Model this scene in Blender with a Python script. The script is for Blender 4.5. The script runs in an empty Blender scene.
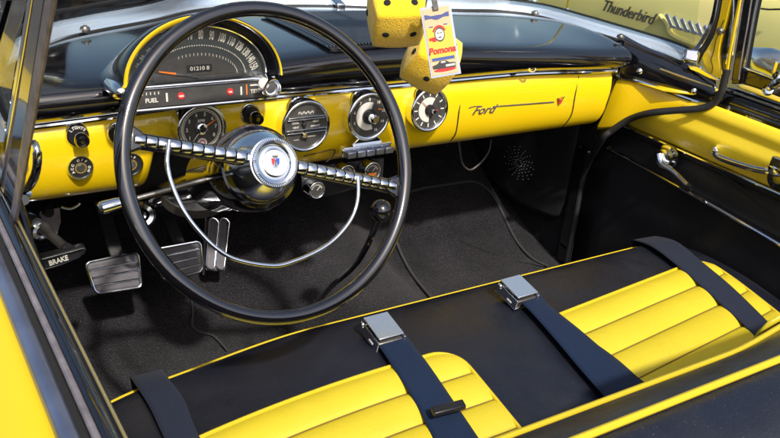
import bpy, math, random
from mathutils import Vector, Matrix
random.seed(7)
R = math.radians
scene = bpy.context.scene
col = scene.collection

# ------------------------------------------------------------------ camera calibration
F = 851.0
CAM = Vector((-.84, -.96, 1.38))
Yc = Vector((-600, -459, F)).normalized()
v2 = Vector((1410, -264, F)); Xc = (v2 - Yc * v2.dot(Yc)).normalized()
Zc = Xc.cross(Yc)

def ray(x, y):
    d = Vector((x - 390, y - 219, F))
    return Vector((Xc.dot(d), Yc.dot(d), Zc.dot(d)))

def U(x, y, ax, val):
    """photo pixel -> point of the plane ax = val (metres, car frame)"""
    d = ray(x, y); i = 'XYZ'.index(ax)
    return CAM + d * ((val - CAM[i]) / d[i])

def Us(pts, ax, val):
    return [U(x, y, ax, val) for x, y in pts]

def UP(x, y, p0, n):
    d = ray(x, y)
    return CAM + d * ((p0 - CAM).dot(n) / d.dot(n))

# ------------------------------------------------------------------ materials
MT = {}
def mat(name, base, rough=.5, metal=0., coat=0., spec=.5, bump=None, var=None, sheen=0., emis=None, coat_rough=.03, dirt=0., coat_ior=1.5):
    m = bpy.data.materials.new(name); m.use_nodes = True
    nt = m.node_tree; N = nt.nodes; L = nt.links
    p = N['Principled BSDF']
    p.inputs['Base Color'].default_value = (*base, 1)
    p.inputs['Roughness'].default_value = rough
    p.inputs['Metallic'].default_value = metal
    p.inputs['Coat Weight'].default_value = coat
    p.inputs['Coat Roughness'].default_value = coat_rough
    p.inputs['Specular IOR Level'].default_value = spec
    if sheen:
        p.inputs['Sheen Weight'].default_value = sheen
        p.inputs['Sheen Roughness'].default_value = .5
    tc = N.new('ShaderNodeTexCoord')
    if var:                                   # (scale, amount) brightness mottling
        n = N.new('ShaderNodeTexNoise'); n.inputs['Scale'].default_value = var[0]; n.inputs['Detail'].default_value = 6
        L.new(tc.outputs['Object'], n.inputs['Vector'])
        mr = N.new('ShaderNodeMapRange'); mr.inputs[1].default_value = .25; mr.inputs[2].default_value = .75
        mr.inputs[3].default_value = 1 - var[1]; mr.inputs[4].default_value = 1 + var[1]
        L.new(n.outputs['Fac'], mr.inputs[0])
        mx = N.new('ShaderNodeVectorMath'); mx.operation = 'SCALE'; mx.inputs[0].default_value = base
        L.new(mr.outputs[0], mx.inputs['Scale']); L.new(mx.outputs[0], p.inputs['Base Color'])
    if bump:                                  # (scale, strength, distance)
        n = N.new('ShaderNodeTexNoise'); n.inputs['Scale'].default_value = bump[0]; n.inputs['Detail'].default_value = 4
        L.new(tc.outputs['Object'], n.inputs['Vector'])
        b = N.new('ShaderNodeBump'); b.inputs['Strength'].default_value = bump[1]; b.inputs['Distance'].default_value = bump[2]
        L.new(n.outputs['Fac'], b.inputs['Height']); L.new(b.outputs[0], p.inputs['Normal'])
    if dirt:
        n = N.new('ShaderNodeTexNoise'); n.inputs['Scale'].default_value = 14; n.inputs['Detail'].default_value = 8
        L.new(tc.outputs['Object'], n.inputs['Vector'])
        mr = N.new('ShaderNodeMapRange'); mr.inputs[1].default_value = .4; mr.inputs[2].default_value = .75
        mr.inputs[3].default_value = rough; mr.inputs[4].default_value = rough + dirt
        L.new(n.outputs['Fac'], mr.inputs[0]); L.new(mr.outputs[0], p.inputs['Roughness'])
    if emis:
        p.inputs['Emission Color'].default_value = (*emis[0], 1); p.inputs['Emission Strength'].default_value = emis[1]
    p.inputs['Coat IOR'].default_value = coat_ior
    MT[name] = m
    return m

YEL = mat('yellow_paint', (.80, .54, .004), .28, coat=.8, dirt=.1, var=(3, .03))
YELX = mat('yellow_exterior_paint', (.66, .46, .006), .38, coat=.25)
YV = mat('yellow_vinyl', (.56, .445, .022), .40, bump=(420, .4, .0010), var=(9, .05), dirt=.12)
YDV = mat('yellow_door_vinyl', (.86, .64, .03), .34, bump=(420, .2, .0006), var=(6, .04), coat=.3)  # brighter copy of the seat yellow, offsetting the shade on the door
YPIPE = mat('yellow_piping', (.56, .41, .015), .4)
BV = mat('black_vinyl', (.0065, .0080, .0145), .32, bump=(420, .5, .0010), var=(6, .3), dirt=.22, spec=.6)
BVD = mat('black_door_vinyl', (.017, .017, .020), .38, bump=(500, .3, .0006), var=(6, .3), spec=.4)
BG = mat('black_gloss_paint', (.004, .004, .006), .12, coat=1., dirt=.06, spec=.6)
BGR = mat('black_rim_plastic', (.004, .0035, .005), .10, coat=1., coat_rough=.015, spec=.5, coat_ior=1.75)
BP = mat('black_plastic', (.012, .012, .014), .4, var=(30, .3))
BLK = mat('matte_black_and_shade', (.003, .003, .003), .8)  # matte black parts; in the column recess it stands in for shade
BP2 = mat('grey_binding', (.035, .034, .038), .8)
RUB = mat('black_rubber', (.012, .012, .013), .6, bump=(200, .2, .001))
PADR = mat('pedal_rubber', (.085, .080, .092), .6, bump=(200, .2, .001), var=(40, .3))
CH = mat('chrome', (.80, .82, .85), .06, 1., dirt=.08)
DCH = mat('dull_chrome', (.30, .33, .43), .3, .9, dirt=.15, var=(20,.2))
GRL = mat('grille_paint', (.05,.06,.075), .25, coat=.5)
MOL = mat('sky_tinted_moulding', (.55, .66, .80), .22, .62, dirt=.1)  # chrome with its pale sky reflection put into a partly diffuse base colour
CHB = mat('brushed_chrome', (.80, .84, .90), .13, 1., dirt=.15, bump=(60, .05, .001))
ALU = mat('pitted_aluminium', (.26, .23, .24), .45, .5, bump=(300, .5, .001), var=(60, .3))
STEEL = mat('dull_steel', (.20, .19, .18), .45, .9, var=(30, .5), bump=(80, .3, .002))
SIL = mat('silver_dial', (.72, .69, .62), .35, .2)
GRYD = mat('dark_grey_dial', (.045, .043, .042), .35, var=(50, .3))
PODF = mat('speedometer_face', (.030, .036, .036), .3, coat=.4, var=(20, .2))
WHT = mat('cream_marking', (.60, .58, .50), .5)
WHP = mat('white_enamel', (.50, .50, .50), .3, coat=.6)
RED = mat('red_enamel', (.50, .02, .02), .35, coat=.5)
ORG = mat('orange_needle', (.9, .22, .02), .4)
BLU = mat('blue_enamel', (.02, .06, .42), .3, coat=.5)
BRZ = mat('brass_knob', (.65, .5, .2), .25, .8)
SEAM = mat('stitched_seam', (.16, .10, .01), .8)
GAP = mat('panel_gap', (.02, .012, .002), .7)
PUR = mat('printed_navy', (.05, .09, .30), .4)
TAN = mat('printed_peach', (.66, .43, .25), .45, var=(8, .06))
PYEL = mat('printed_yellow', (.68, .47, .06), .45)
FELT = mat('yellow_plush', (.88, .55, .006), .95, bump=(420, .8, .0022), var=(260, .14), sheen=.4)
FELTB = mat('black_felt', (.008, .008, .009), .95, bump=(260, .5, .002))
ASPH = mat('asphalt', (.055, .055, .057), .9, bump=(120, .6, .01), var=(4, .2))
NBR = mat('neighbour_paint', (.72, .63, .22), .3, coat=.7)
TYRE = mat('tyre_rubber', (.02, .02, .02), .8)
WOOD = mat('treeline_leaf', (.04, .06, .02), .8, var=(3, .5))

# carpet: fibres with pale lint specks
def carpet_mat():
    m = mat('black_carpet', (.014, .013, .015), .95, sheen=.06, spec=.15)
    nt = m.node_tree; N = nt.nodes; L = nt.links; p = N['Principled BSDF']
    tc = [n for n in N if n.type == 'TEX_COORD'][0]
    a = N.new('ShaderNodeTexNoise'); a.inputs['Scale'].default_value = 380; a.inputs['Detail'].default_value = 3
    b = N.new('ShaderNodeTexNoise'); b.inputs['Scale'].default_value = 9; b.inputs['Detail'].default_value = 5
    for n in (a, b): L.new(tc.outputs['Object'], n.inputs['Vector'])
    r = N.new('ShaderNodeValToRGB'); e = r.color_ramp.elements
    e[0].position = .35; e[0].color = (.0015, .0015, .002, 1); e[1].position = .75; e[1].color = (.027, .025, .031, 1)
    L.new(a.outputs['Fac'], r.inputs[0])
    mr = N.new('ShaderNodeMapRange'); mr.inputs[1].default_value = .3; mr.inputs[2].default_value = .7
    mr.inputs[3].default_value = .55; mr.inputs[4].default_value = 1.6
    L.new(b.outputs['Fac'], mr.inputs[0])
    s = N.new('ShaderNodeVectorMath'); s.operation = 'SCALE'
    L.new(r.outputs[0], s.inputs[0]); L.new(mr.outputs[0], s.inputs['Scale']); L.new(s.outputs[0], p.inputs['Base Color'])
    c = N.new('ShaderNodeTexNoise'); c.inputs['Scale'].default_value = 620; c.inputs['Detail'].default_value = 1
    L.new(tc.outputs['Object'], c.inputs['Vector'])
    r2 = N.new('ShaderNodeValToRGB'); e2 = r2.color_ramp.elements
    e2[0].position = .69; e2[0].color = (0, 0, 0, 1); e2[1].position = .80; e2[1].color = (.22, .20, .21, 1)
    L.new(c.outputs['Fac'], r2.inputs[0])
    ad = N.new('ShaderNodeVectorMath'); ad.operation = 'ADD'
    L.new(s.outputs[0], ad.inputs[0]); L.new(r2.outputs[0], ad.inputs[1]); L.new(ad.outputs[0], p.inputs['Base Color'])
    bp = N.new('ShaderNodeBump'); bp.inputs['Strength'].default_value = .9; bp.inputs['Distance'].default_value = .004
    L.new(a.outputs['Fac'], bp.inputs['Height']); L.new(bp.outputs[0], p.inputs['Normal'])
    return m
CPT = carpet_mat()

def add_specks(m, scale, thr, colr, darker=None):
    nt = m.node_tree; N = nt.nodes; L = nt.links; p = N['Principled BSDF']
    tc = [n for n in N if n.type == 'TEX_COORD'][0]
    src = p.inputs['Base Color'].links[0].from_socket
    c = N.new('ShaderNodeTexNoise'); c.inputs['Scale'].default_value = scale; c.inputs['Detail'].default_value = 0
    L.new(tc.outputs['Object'], c.inputs['Vector'])
    r2 = N.new('ShaderNodeValToRGB'); e2 = r2.color_ramp.elements
    e2[0].position = thr; e2[0].color = (0, 0, 0, 1); e2[1].position = min(.99, thr+.05); e2[1].color = (*colr, 1)
    L.new(c.outputs['Fac'], r2.inputs[0])
    ad = N.new('ShaderNodeVectorMath'); ad.operation = 'ADD'
    L.new(src, ad.inputs[0]); L.new(r2.outputs[0], ad.inputs[1]); L.new(ad.outputs[0], p.inputs['Base Color'])
def add_wrinkles(m, scale, strength, dist):
    nt = m.node_tree; N = nt.nodes; L = nt.links; p = N['Principled BSDF']
    tc = [n for n in N if n.type == 'TEX_COORD'][0]
    n = N.new('ShaderNodeTexNoise'); n.inputs['Scale'].default_value = scale; n.inputs['Detail'].default_value = 3; n.inputs['Distortion'].default_value = 1.2
    L.new(tc.outputs['Object'], n.inputs['Vector'])
    b = N.new('ShaderNodeBump'); b.inputs['Strength'].default_value = strength; b.inputs['Distance'].default_value = dist
    L.new(n.outputs['Fac'], b.inputs['Height'])
    old = p.inputs['Normal'].links[0].from_socket
    L.new(old, b.inputs['Normal']); L.new(b.outputs[0], p.inputs['Normal'])
add_wrinkles(BV, 7, .35, .012)
add_wrinkles(YV, 16, .25, .005)
add_wrinkles(BVD, 6, .3, .010)
add_specks(BV, 900, .80, (.10, .10, .11))
add_specks(BVD, 900, .84, (.12, .12, .12))
def web_mat(name, base):
    m = mat(name, base, .6, sheen=.03, spec=.25)
    nt = m.node_tree; N = nt.nodes; L = nt.links; p = N['Principled BSDF']
    uv = N.new('ShaderNodeUVMap'); uv.uv_map = 'UVMap'
    w = N.new('ShaderNodeTexWave'); w.wave_type = 'BANDS'; w.bands_direction = 'X'
    w.inputs['Scale'].default_value = 5.5; w.inputs['Distortion'].default_value = .6
    L.new(uv.outputs[0], w.inputs['Vector'])
    w2 = N.new('ShaderNodeTexNoise'); w2.inputs['Scale'].default_value = 60
    L.new(uv.outputs[0], w2.inputs['Vector'])
    mr = N.new('ShaderNodeMapRange'); mr.inputs[3].default_value = .45; mr.inputs[4].default_value = 1.7
    mm_ = N.new('ShaderNodeMath'); mm_.operation = 'MULTIPLY_ADD'; mm_.inputs[1].default_value = .35
    L.new(w.outputs['Fac'], mm_.inputs[0]); sc_ = N.new('ShaderNodeMath'); sc_.operation = 'MULTIPLY'; sc_.inputs[1].default_value = .8
    L.new(w2.outputs['Fac'], sc_.inputs[0]); L.new(sc_.outputs[0], mm_.inputs[2])
    L.new(mm_.outputs[0], mr.inputs[0])
    s = N.new('ShaderNodeVectorMath'); s.operation = 'SCALE'; s.inputs[0].default_value = base
    L.new(mr.outputs[0], s.inputs['Scale']); L.new(s.outputs[0], p.inputs['Base Color'])
    b = N.new('ShaderNodeBump'); b.inputs['Strength'].default_value = .5; b.inputs['Distance'].default_value = .0006
    L.new(w.outputs['Fac'], b.inputs['Height']); L.new(b.outputs[0], p.inputs['Normal'])
    return m
WEB = web_mat('navy_webbing', (.005, .013, .036))
WEBG = web_mat('grey_webbing', (.012, .016, .030))

def glass_mat(name, tint, refl=.06):
    m = bpy.data.materials.new(name); m.use_nodes = True
    nt = m.node_tree; N = nt.nodes; L = nt.links
    for n in list(N):
        if n.type == 'BSDF_PRINCIPLED': N.remove(n)
    out = [n for n in N if n.type == 'OUTPUT_MATERIAL'][0]
    t = N.new('ShaderNodeBsdfTransparent'); t.inputs[0].default_value = (*tint, 1)
    g = N.new('ShaderNodeBsdfGlossy'); g.inputs['Roughness'].default_value = .01
    fr = N.new('ShaderNodeFresnel'); fr.inputs['IOR'].default_value = 1.45
    mx = N.new('ShaderNodeMixShader')
    L.new(fr.outputs[0], mx.inputs[0]); L.new(t.outputs[0], mx.inputs[1]); L.new(g.outputs[0], mx.inputs[2])
    L.new(mx.outputs[0], out.inputs['Surface'])
    return m
GLS = glass_mat('windscreen_glass', (.86, .92, .86))
GLC = glass_mat('clear_lens', (.96, .96, .96))

# ------------------------------------------------------------------ mesh helpers
def crom(pts, n=8, closed=False):
    pts = [Vector(p) for p in pts]; out = []
    k = len(pts)
    rng = range(k) if closed else range(k - 1)
    for i in rng:
        if closed: a, b, c, d = pts[i-1], pts[i], pts[(i+1) % k], pts[(i+2) % k]
        else: a, b, c, d = pts[max(i-1, 0)], pts[i], pts[i+1], pts[min(i+2, k-1)]
        for j in range(n):
            t = j / n
            out.append(.5 * ((2*b) + (c-a)*t + (2*a-5*b+4*c-d)*t*t + (3*b-a-3*c+d)*t**3))
    if not closed: out.append(pts[-1].copy())
    return out

class MB:
    def __init__(s): s.v = []; s.f = []; s.uv = None
    def add(s, v, f, M=None):
        o = len(s.v)
        s.v += [tuple(M @ Vector(p)) if M else tuple(p) for p in v]
        s.f += [tuple(i + o for i in q) for q in f]
        return s
    def box(s, c, d, M=None, taper=1):
        x, y, z = d[0]/2, d[1]/2, d[2]/2
        v = [(-x,-y,-z),(x,-y,-z),(x,y,-z),(-x,y,-z),(-x*taper,-y*taper,z),(x*taper,-y*taper,z),(x*taper,y*taper,z),(-x*taper,y*taper,z)]
        v = [(p[0]+c[0], p[1]+c[1], p[2]+c[2]) for p in v]
        return s.add(v, [(3,2,1,0),(4,5,6,7),(0,1,5,4),(1,2,6,5),(2,3,7,6),(3,0,4,7)], M)
    def tube(s, path, r, seg=12, closed=False, flat=1., up=None, cap=True):
        path = [Vector(p) for p in path]; n = len(path)
        rs = r if isinstance(r, (list, tuple)) else [r]*n
        v = []; f = []; ref = None
        for i, p in enumerate(path):
            if closed: t = path[(i+1) % n] - path[i-1]
            else: t = path[min(i+1, n-1)] - path[max(i-1, 0)]
            t.normalize()
            if up is not None: nn = Vector(up)
            elif ref is None: nn = Vector((0,0,1)) if abs(t.z) < .9 else Vector((1,0,0))
            else: nn = ref
            nn = (nn - t * nn.dot(t)).normalized(); ref = nn
            b = t.cross(nn)
            for k in range(seg):
                a = 2*math.pi*k/seg
                v.append(p + nn*(math.cos(a)*rs[i]*flat) + b*(math.sin(a)*rs[i]))
        m = n if closed else n-1
        for i in range(m):
            for k in range(seg):
                j = (i+1) % n
                f.append((i*seg+k, i*seg+(k+1) % seg, j*seg+(k+1) % seg, j*seg+k))
        if not closed and cap:
            f.append(tuple(range(seg))[::-1]); f.append(tuple((n-1)*seg+k for k in range(seg)))
        return s.add(v, f)
    def sweep(s, path, prof, up, closed_prof=True, cap=True):
        """prof: list of (side, up) offsets; side = t x up"""
        path = [Vector(p) for p in path]; n = len(path); k = len(prof); v = []; f = []
        for i, p in enumerate(path):
            t = (path[min(i+1, n-1)] - path[max(i-1, 0)]).normalized()
            u = Vector(up); u = (u - t*u.dot(t)).normalized(); b = t.cross(u)
            for q in prof: v.append(p + b*q[0] + u*q[1])
        for i in range(n-1):
            for j in range(k if closed_prof else k-1):
                f.append((i*k+j, i*k+(j+1) % k, (i+1)*k+(j+1) % k, (i+1)*k+j))
        if closed_prof and cap:
            f.append(tuple(range(k))[::-1]); f.append(tuple((n-1)*k+j for j in range(k)))
        return s.add(v, f)
    def lathe(s, prof, M=None, seg=40, sx=1, a0=0, a1=2*math.pi):
        v = []; f = []; n = len(prof); full = abs(a1-a0-2*math.pi) < 1e-6
        m = seg if full else seg+1
        for k in range(m):
            a = a0 + (a1-a0)*k/seg
            for r, h in prof: v.append((r*math.cos(a)*sx, r*math.sin(a), h))
        for k in range(seg):
            kk = (k+1) % m
            for j in range(n-1):
                f.append((k*n+j, kk*n+j, kk*n+j+1, k*n+j+1))
        return s.add(v, f, M)
    def disc(s, r, h, M=None, seg=32, inner=0):
        return s.lathe([(max(inner, 1e-5), h), (r, h)], M, seg)
    def prism(s, poly, h0, h1, M=None):
        n = len(poly)
        v = [(p[0], p[1], h0) for p in poly] + [(p[0], p[1], h1) for p in poly]
        f = [tuple(range(n))[::-1], tuple(range(n, 2*n))] + [(i, (i+1) % n, n+(i+1) % n, n+i) for i in range(n)]
        return s.add(v, f, M)
    def slab(s, a, b, off):
        """solid between two 3d paths a,b, thickened by vector off"""
        n = min(len(a), len(b)); v = []; off = Vector(off)
        for i in range(n): v += [Vector(a[i]), Vector(b[i]), Vector(b[i])+off, Vector(a[i])+off]
        f = [(0,1,2,3), ((n-1)*4+3, (n-1)*4+2, (n-1)*4+1, (n-1)*4)]
        for i in range(n-1):
            for j in range(4): f.append((i*4+j, (i+1)*4+j, (i+1)*4+(j+1) % 4, i*4+(j+1) % 4))
        return s.add(v, f)
    def grid(s, P, back=None):
        m = len(P); n = len(P[0]); v = [p for row in P for p in row]
        f = [(i*n+j, (i+1)*n+j, (i+1)*n+j+1, i*n+j+1) for i in range(m-1) for j in range(n-1)]
        return s.add(v, f)
    def build(s, name, m, parent=None, smooth=True, bevel=0, subsurf=0, solid=0, sharp=35, segs=2):
        me = bpy.data.meshes.new(name); me.from_pydata(s.v, [], s.f)
        me.validate(); me.update()
        import bmesh
        bm = bmesh.new(); bm.from_mesh(me)
        bmesh.ops.remove_doubles(bm, verts=bm.verts, dist=1e-6)
        if not solid: bmesh.ops.recalc_face_normals(bm, faces=bm.faces)
        bm.to_mesh(me); bm.free()
        if smooth:
            me.shade_smooth()
            if not subsurf: me.set_sharp_from_angle(angle=R(sharp))
        o = bpy.data.objects.new(name, me); col.objects.link(o); me.materials.append(m)
        if parent is not None: o.parent = parent
        if solid:
            d = o.modifiers.new('solid', 'SOLIDIFY'); d.thickness = abs(solid); d.offset = -1 if solid > 0 else 1
        if bevel:
            d = o.modifiers.new('bevel', 'BEVEL'); d.width = bevel; d.segments = segs; d.limit_method = 'ANGLE'; d.angle_limit = R(40)
        if subsurf:
            d = o.modifiers.new('sub', 'SUBSURF'); d.levels = subsurf; d.render_levels = subsurf
        return o

def frame(o, n, up=(0, 0, 1), roll=0):
    n = Vector(n).normalized(); u = Vector(up); u = (u - n*u.dot(n)).normalized(); r = u.cross(n)
    M = Matrix(((r.x, u.x, n.x, o[0]), (r.y, u.y, n.y, o[1]), (r.z, u.z, n.z, o[2]), (0, 0, 0, 1)))
    return M @ Matrix.Rotation(roll, 4, 'Z')

def text_mb(mb, s, size, M, ext=.0004, shear=0, bold=0, sx=1, align='CENTER'):
    c = bpy.data.curves.new('t', 'FONT'); c.body = s; c.size = size; c.extrude = ext; c.shear = shear; c.offset = bold
    c.align_x = align; c.align_y = 'CENTER'; c.resolution_u = 3
    o = bpy.data.objects.new('t', c); col.objects.link(o)
    dg = bpy.context.evaluated_depsgraph_get()
    me = bpy.data.meshes.new_from_object(o.evaluated_get(dg))
    S = Matrix.Diagonal((sx, 1, 1, 1))
    mb.add([v.co.copy() for v in me.vertices], [tuple(p.vertices) for p in me.polygons], M @ S)
    bpy.data.objects.remove(o); bpy.data.curves.remove(c); bpy.data.meshes.remove(me)

def T(x, y, z=0): return Matrix.Translation((x, y, z))
def RZ(a): return Matrix.Rotation(a, 4, 'Z')

def thing(name, label, cat, loc=(0,0,0), group=None):
    o = bpy.data.objects.new(name, None); col.objects.link(o); o.location = loc; o.empty_display_size = .1
    o['label'] = label; o['category'] = cat
    if group: o['group'] = group
    return o
def lab(o, s): o['label'] = s; return o

# ================================================================== THE CAR
car = thing('car', 'black and yellow vintage car interior with bench seat, chrome dials and big black steering wheel', 'car')

# ------------------------------------------------------------------ dashboard face
def smooth(e0, e1, x):
    t = max(0, min(1, (x-e0)/(e1-e0))); return t*t*(3-2*t)
def ztop(x): return .924 - .012*smooth(.3, .62, x) - .012*smooth(-.3, -.66, x)
def zbot(x):
    up = smooth(-.452, -.432, x) * (1 - smooth(-.292, -.272, x))
    return .778 + .074*up
def ydash(x): return .34
prof = [(0, -.004), (.03, -.010), (.12, -.014), (.35, -.016), (.6, -.012), (.8, -.002), (.92, .012), (1., .035), (.98, .07)]
xs = [-.70 + i*.02 for i in range(13)] + [-.452+i*.004 for i in range(6)] + [-.42+i*.02 for i in range(7)] + [-.292+i*.004 for i in range(6)] + [-.26 + i*.02 for i in range(45)]
xs = sorted(x for x in set(round(x, 4) for x in xs) if x <= .612)
P = []
for x in xs:
    zt, zb = ztop(x), zbot(x)
    P.append([Vector((x, ydash(x) + y, zt + (zb - zt)*t)) for t, y in prof])
dash = MB().grid(P).build('dashboard', YEL, car, subsurf=1, solid=.003)
lab(dash, 'glossy yellow painted dashboard face')

# cut-out shadow box behind the steering column opening
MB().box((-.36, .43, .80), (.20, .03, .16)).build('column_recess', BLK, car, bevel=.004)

# chrome strip on top of the yellow
cp = [Vector((x, ydash(x)-.010, ztop(x)+.004)) for x in [-.70+i*.04 for i in range(33)] if x <= .60] + [Vector((.612, ydash(.61)-.010, ztop(.612)+.004))]
MB().tube(cp, .0042, 8).build('chrome_strip', CH, dash)

# glovebox and end seams
sm = MB()
for pts in ([(462,82),(459,112),(456,132),(452,139),(447,145)], [(578.6,76),(575,96),(571.6,114),(565,124),(556,132)], [(614.5,79),(607,104),(599,122),(592,130)]):
    q = []
    for x, y in pts:
        p = U(x, y, 'Y', .33)
        # drop on to the dash surface
        for _ in range(4):
            t = (ztop(p.x)-p.z)/(ztop(p.x)-zbot(p.x)); t = max(0, min(1, t))
            for (a, ya), (b, yb) in zip(prof[:-2], prof[1:-1]):
                if a <= t <= b: yy = ya + (yb-ya)*(t-a)/(b-a)
            p = U(x, y, 'Y', ydash(p.x)+yy-.0030)
        q.append(p)
    MB().tube(crom(q, 6), .0014, 6).build('panel_seam', GAP, dash)

# glovebox lettering
nd = Vector((0, -1, .02))
gb = MB()
A = U(470, 111, 'Y', .322); B = U(554, 102, 'Y', .322)
dirx = (B-A).normalized()
def aframe(o, dx, n=(0,-1,.03)):
    n = Vector(n).normalized(); dx = Vector(dx); dx = (dx - n*dx.dot(n)).normalized(); u = n.cross(dx)
    return Matrix(((dx.x,u.x,n.x,o[0]),(dx.y,u.y,n.y,o[1]),(dx.z,u.z,n.z,o[2]),(0,0,0,1)))
Mg = aframe(A, dirx)
L = (B-A).length
gb.tube([A + dirx*.058 + Vector((0,0,.004)), A + dirx*(L)], [.0014, .0016], 8)
gb.tube(crom([A+dirx*-.004+Vector((0,0,.006)), A+dirx*.008+Vector((0,0,.0085)), A+dirx*.03+Vector((0,0,.0075))], 5), .0011, 6)
text_mb(gb, 'Ford', .0245, Mg @ T(.034, -.001, 0), .0012, .5, .0001, 1.2)
gb.build('script_emblem', STEEL, dash)
em = MB(); Me = aframe(U(559.5, 101, 'Y', .321), dirx)
em.prism([(-.008, .007), (-.003, .006), (.0, -.001), (.004, .009), (.009, .008), (.002, -.007), (-.002, -.007)], 0, .003, Me)
em.build('crest_emblem', RED, dash)
ce = MB(); ce.prism([(-.009,.009), (-.006,.009), (-.001,-.001),(-.003,-.001)], .003, .0042, Me).prism([(.006,.011), (.010,.010), (.003,.001),(.0015,.003)], .003, .0042, Me)
ce.build('crest_wings', CH, dash)
# ashtray outline
q = [(303,164),(301,170),(318,166),(330,160),(335,151),(306,157)]
MB().tube(crom([U(x, y-1, 'Y', .3225) for x, y in [(304,157),(318,154),(334,150.5),(333,157),(326,163)]], 5), .0011, 6).build('ashtray_seam', GAP, dash)

# ------------------------------------------------------------------ upper dash (black)
mold_px = [(8,52,.98),(45,38,.985),(85,28,.985),(140,18,.985),(200,6,.987),(300,3,.99),(340,4,.99),(400,6,.99),(460,8,.99),(500,9,.987),(540,14,.985),(580,25,.98),(612,34.5,.975),(640,43,.97),(665,51,.965),(692,62,.958)]
def mold_pt(i):
    x, y, z = mold_px[i]; return U(x, y, 'Z', z)
mold = [mold_pt(i) for i in range(len(mold_px))]
# symmetrise: fit smooth bowed curve through both halves
def bow(x):   # y of the windscreen base against x
    a = abs(x); return .735 - .10*(a/.45)**2.2 if a < .45 else None
moldc = crom([(-.695,.20,.958),(-.69,.32,.97),(-.645,.46,.98)] + [tuple(p) for p in (mold[1:6]+mold[7:])], 6)
# order check by x on the left half
def mold_y(x):
    best = None
    for a, b in zip(moldc[:-1], moldc[1:]):
        if (a.x-x)*(b.x-x) <= 0 and abs(a.x-b.x) > 1e-6:
            t = (x-a.x)/(b.x-a.x); p = a.lerp(b, t)
            if best is None or p.y > best.y: best = p
    return best or moldc[-1]
LIPY = .292
def lipz(x): return .975 + .030*math.exp(-((x+.02)/.33)**2) - .008*smooth(.35,.6,x)
def crosssec(x):
    m = mold_y(x); zl = lipz(x); yb = ydash(x)
    e = smooth(.45, .64, x)
    ly = LIPY + (yb-.34)*.9
    pts = [Vector((x, m.y-.012, m.z-.004)), Vector((x, m.y*.7+ly*.3, m.z*.7+zl*.3+.006)), Vector((x, m.y*.35+ly*.65, m.z*.35+zl*.65+.008)),
           Vector((x, ly+.035, zl+.004)), Vector((x, ly+.010, zl-.001)), Vector((x, ly, zl-.012)), Vector((x, ly+.004, zl-.030)),
           Vector((x, ly+.014, ztop(x)+.022)), Vector((x, yb-.012, ztop(x)+.010)), Vector((x, yb+.02, ztop(x)+.008))]
    return pts
P = [crosssec(x) for x in [-.66+i*.0318 for i in range(41)]]
dtop = MB().grid(P).build('dash_top', BG, car, subsurf=1, solid=.003)
lab(dtop, 'glossy black dash top reflecting the sky')

# small oval badge hole + screws on the black band
e1 = MB()
c = U(532, 68.5, 'Y', .30); Mo = frame(c, (0,-1,.1), roll=R(-18))
e1.lathe([(.0045,-.002),(.0050,.002),(.0072,.002),(.0078,-.002)], Mo, 20, sx=1.35)
e1.build('oval_grommet', CH, dtop)
# speaker grille on the dash top
gl = MB()
a0 = U(326, 53, 'Y', .325); a1 = U(308, 25, 'Z', 1.0)
x0, x1 = -.122, .11
def topz(x, y):
    s = crosssec(x); 
    for a, b in zip(s[:-1], s[1:]):
        if (a.y-y)*(b.y-y) <= 0 and a.z > .95: return a.lerp(b, (y-a.y)/(b.y-a.y+1e-9)).z
    return 1.0
nr = 36
for i in range(nr+1):
    x = x0 + (x1-x0)*i/nr
    pth = [Vector((x + (.0 if j else 0), y, topz(x, y)+.006)) for j, y in enumerate([.325, .38, .45, .52, .60])]
    gl.tube(pth, .0020, 6)
gr = gl.build('speaker_grille', GRL, dtop)
fr_ = MB()
loop = [Vector((x0-.006, y, topz(x0, y)+.007)) for y in (.60,.52,.45,.38,.33)] + [Vector((x0-.002,.316,topz(x0,.33)+.004))] + [Vector((x, .312, topz(x, .325)+.003)) for x in (-.10,-.05,0,.05,.09)] + [Vector((x1+.004,.318,topz(x1,.33)+.004))] + [Vector((x1+.006, y, topz(x1, y)+.007)) for y in (.38,.45,.52,.60)]
fr_.tube(crom(loop, 4), .0035, 8)
fr_.build('grille_frame', BG, dtop)
gq = [[Vector((x0+(x1-x0)*i/6, y, topz(x0+(x1-x0)*i/6, y)+.0038)) for y in (.325,.38,.45,.52,.60)] for i in range(7)]
MB().grid(gq).build('grille_backing', BLK, dtop)

# ------------------------------------------------------------------ windscreen moulding, glass, header
chan = [(-.029,.004),(-.026,.014),(-.014,.019),(.0,.017),(.012,.010),(.019,.0),(.018,-.012),(-.026,-.012)]
wind = thing  # placeholder name not used
windscreen = MB()
top = []
for p in moldc:
    d = .30*smooth(.25, .7, p.y) + .03
    top.append(Vector((p.x*.93, p.y-d, 1.42)))
rows = []
for t in (0, .25, .5, .75, 1):
    rows.append([a.lerp(b, t) + Vector((0, .02*math.sin(t*math.pi), .004)) for a, b in zip(moldc, top)])
ws = windscreen.grid(rows).build('windscreen', GLS, car)
lab(ws, 'curved wraparound windscreen glass')
m_ = MB().sweep(moldc, chan, (0, 0, 1)); mo = m_.build('windscreen_moulding', MOL, car, subsurf=0)
lab(mo, 'chrome moulding along the base of the windscreen')
MB().sweep(top, [(-.02,-.015),(-.02,.03),(.02,.03),(.02,-.015)], (0,0,1)).build('windscreen_header', YELX, car, bevel=.006)
MB().tube([p + Vector((p.x, p.y-.2, 0)).normalized()*-.036 + Vector((0,0,.000)) for p in moldc], .0045, 8).build('moulding_shadow_gap', RUB, mo)
rb = MB().tube([p + Vector((0,.0,.016)) + (Vector((p.x, p.y-.2, 0)).normalized()*.024) for p in moldc], .006, 8)
rb.build('windscreen_gasket', RUB, car)
sc = MB()
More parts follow.
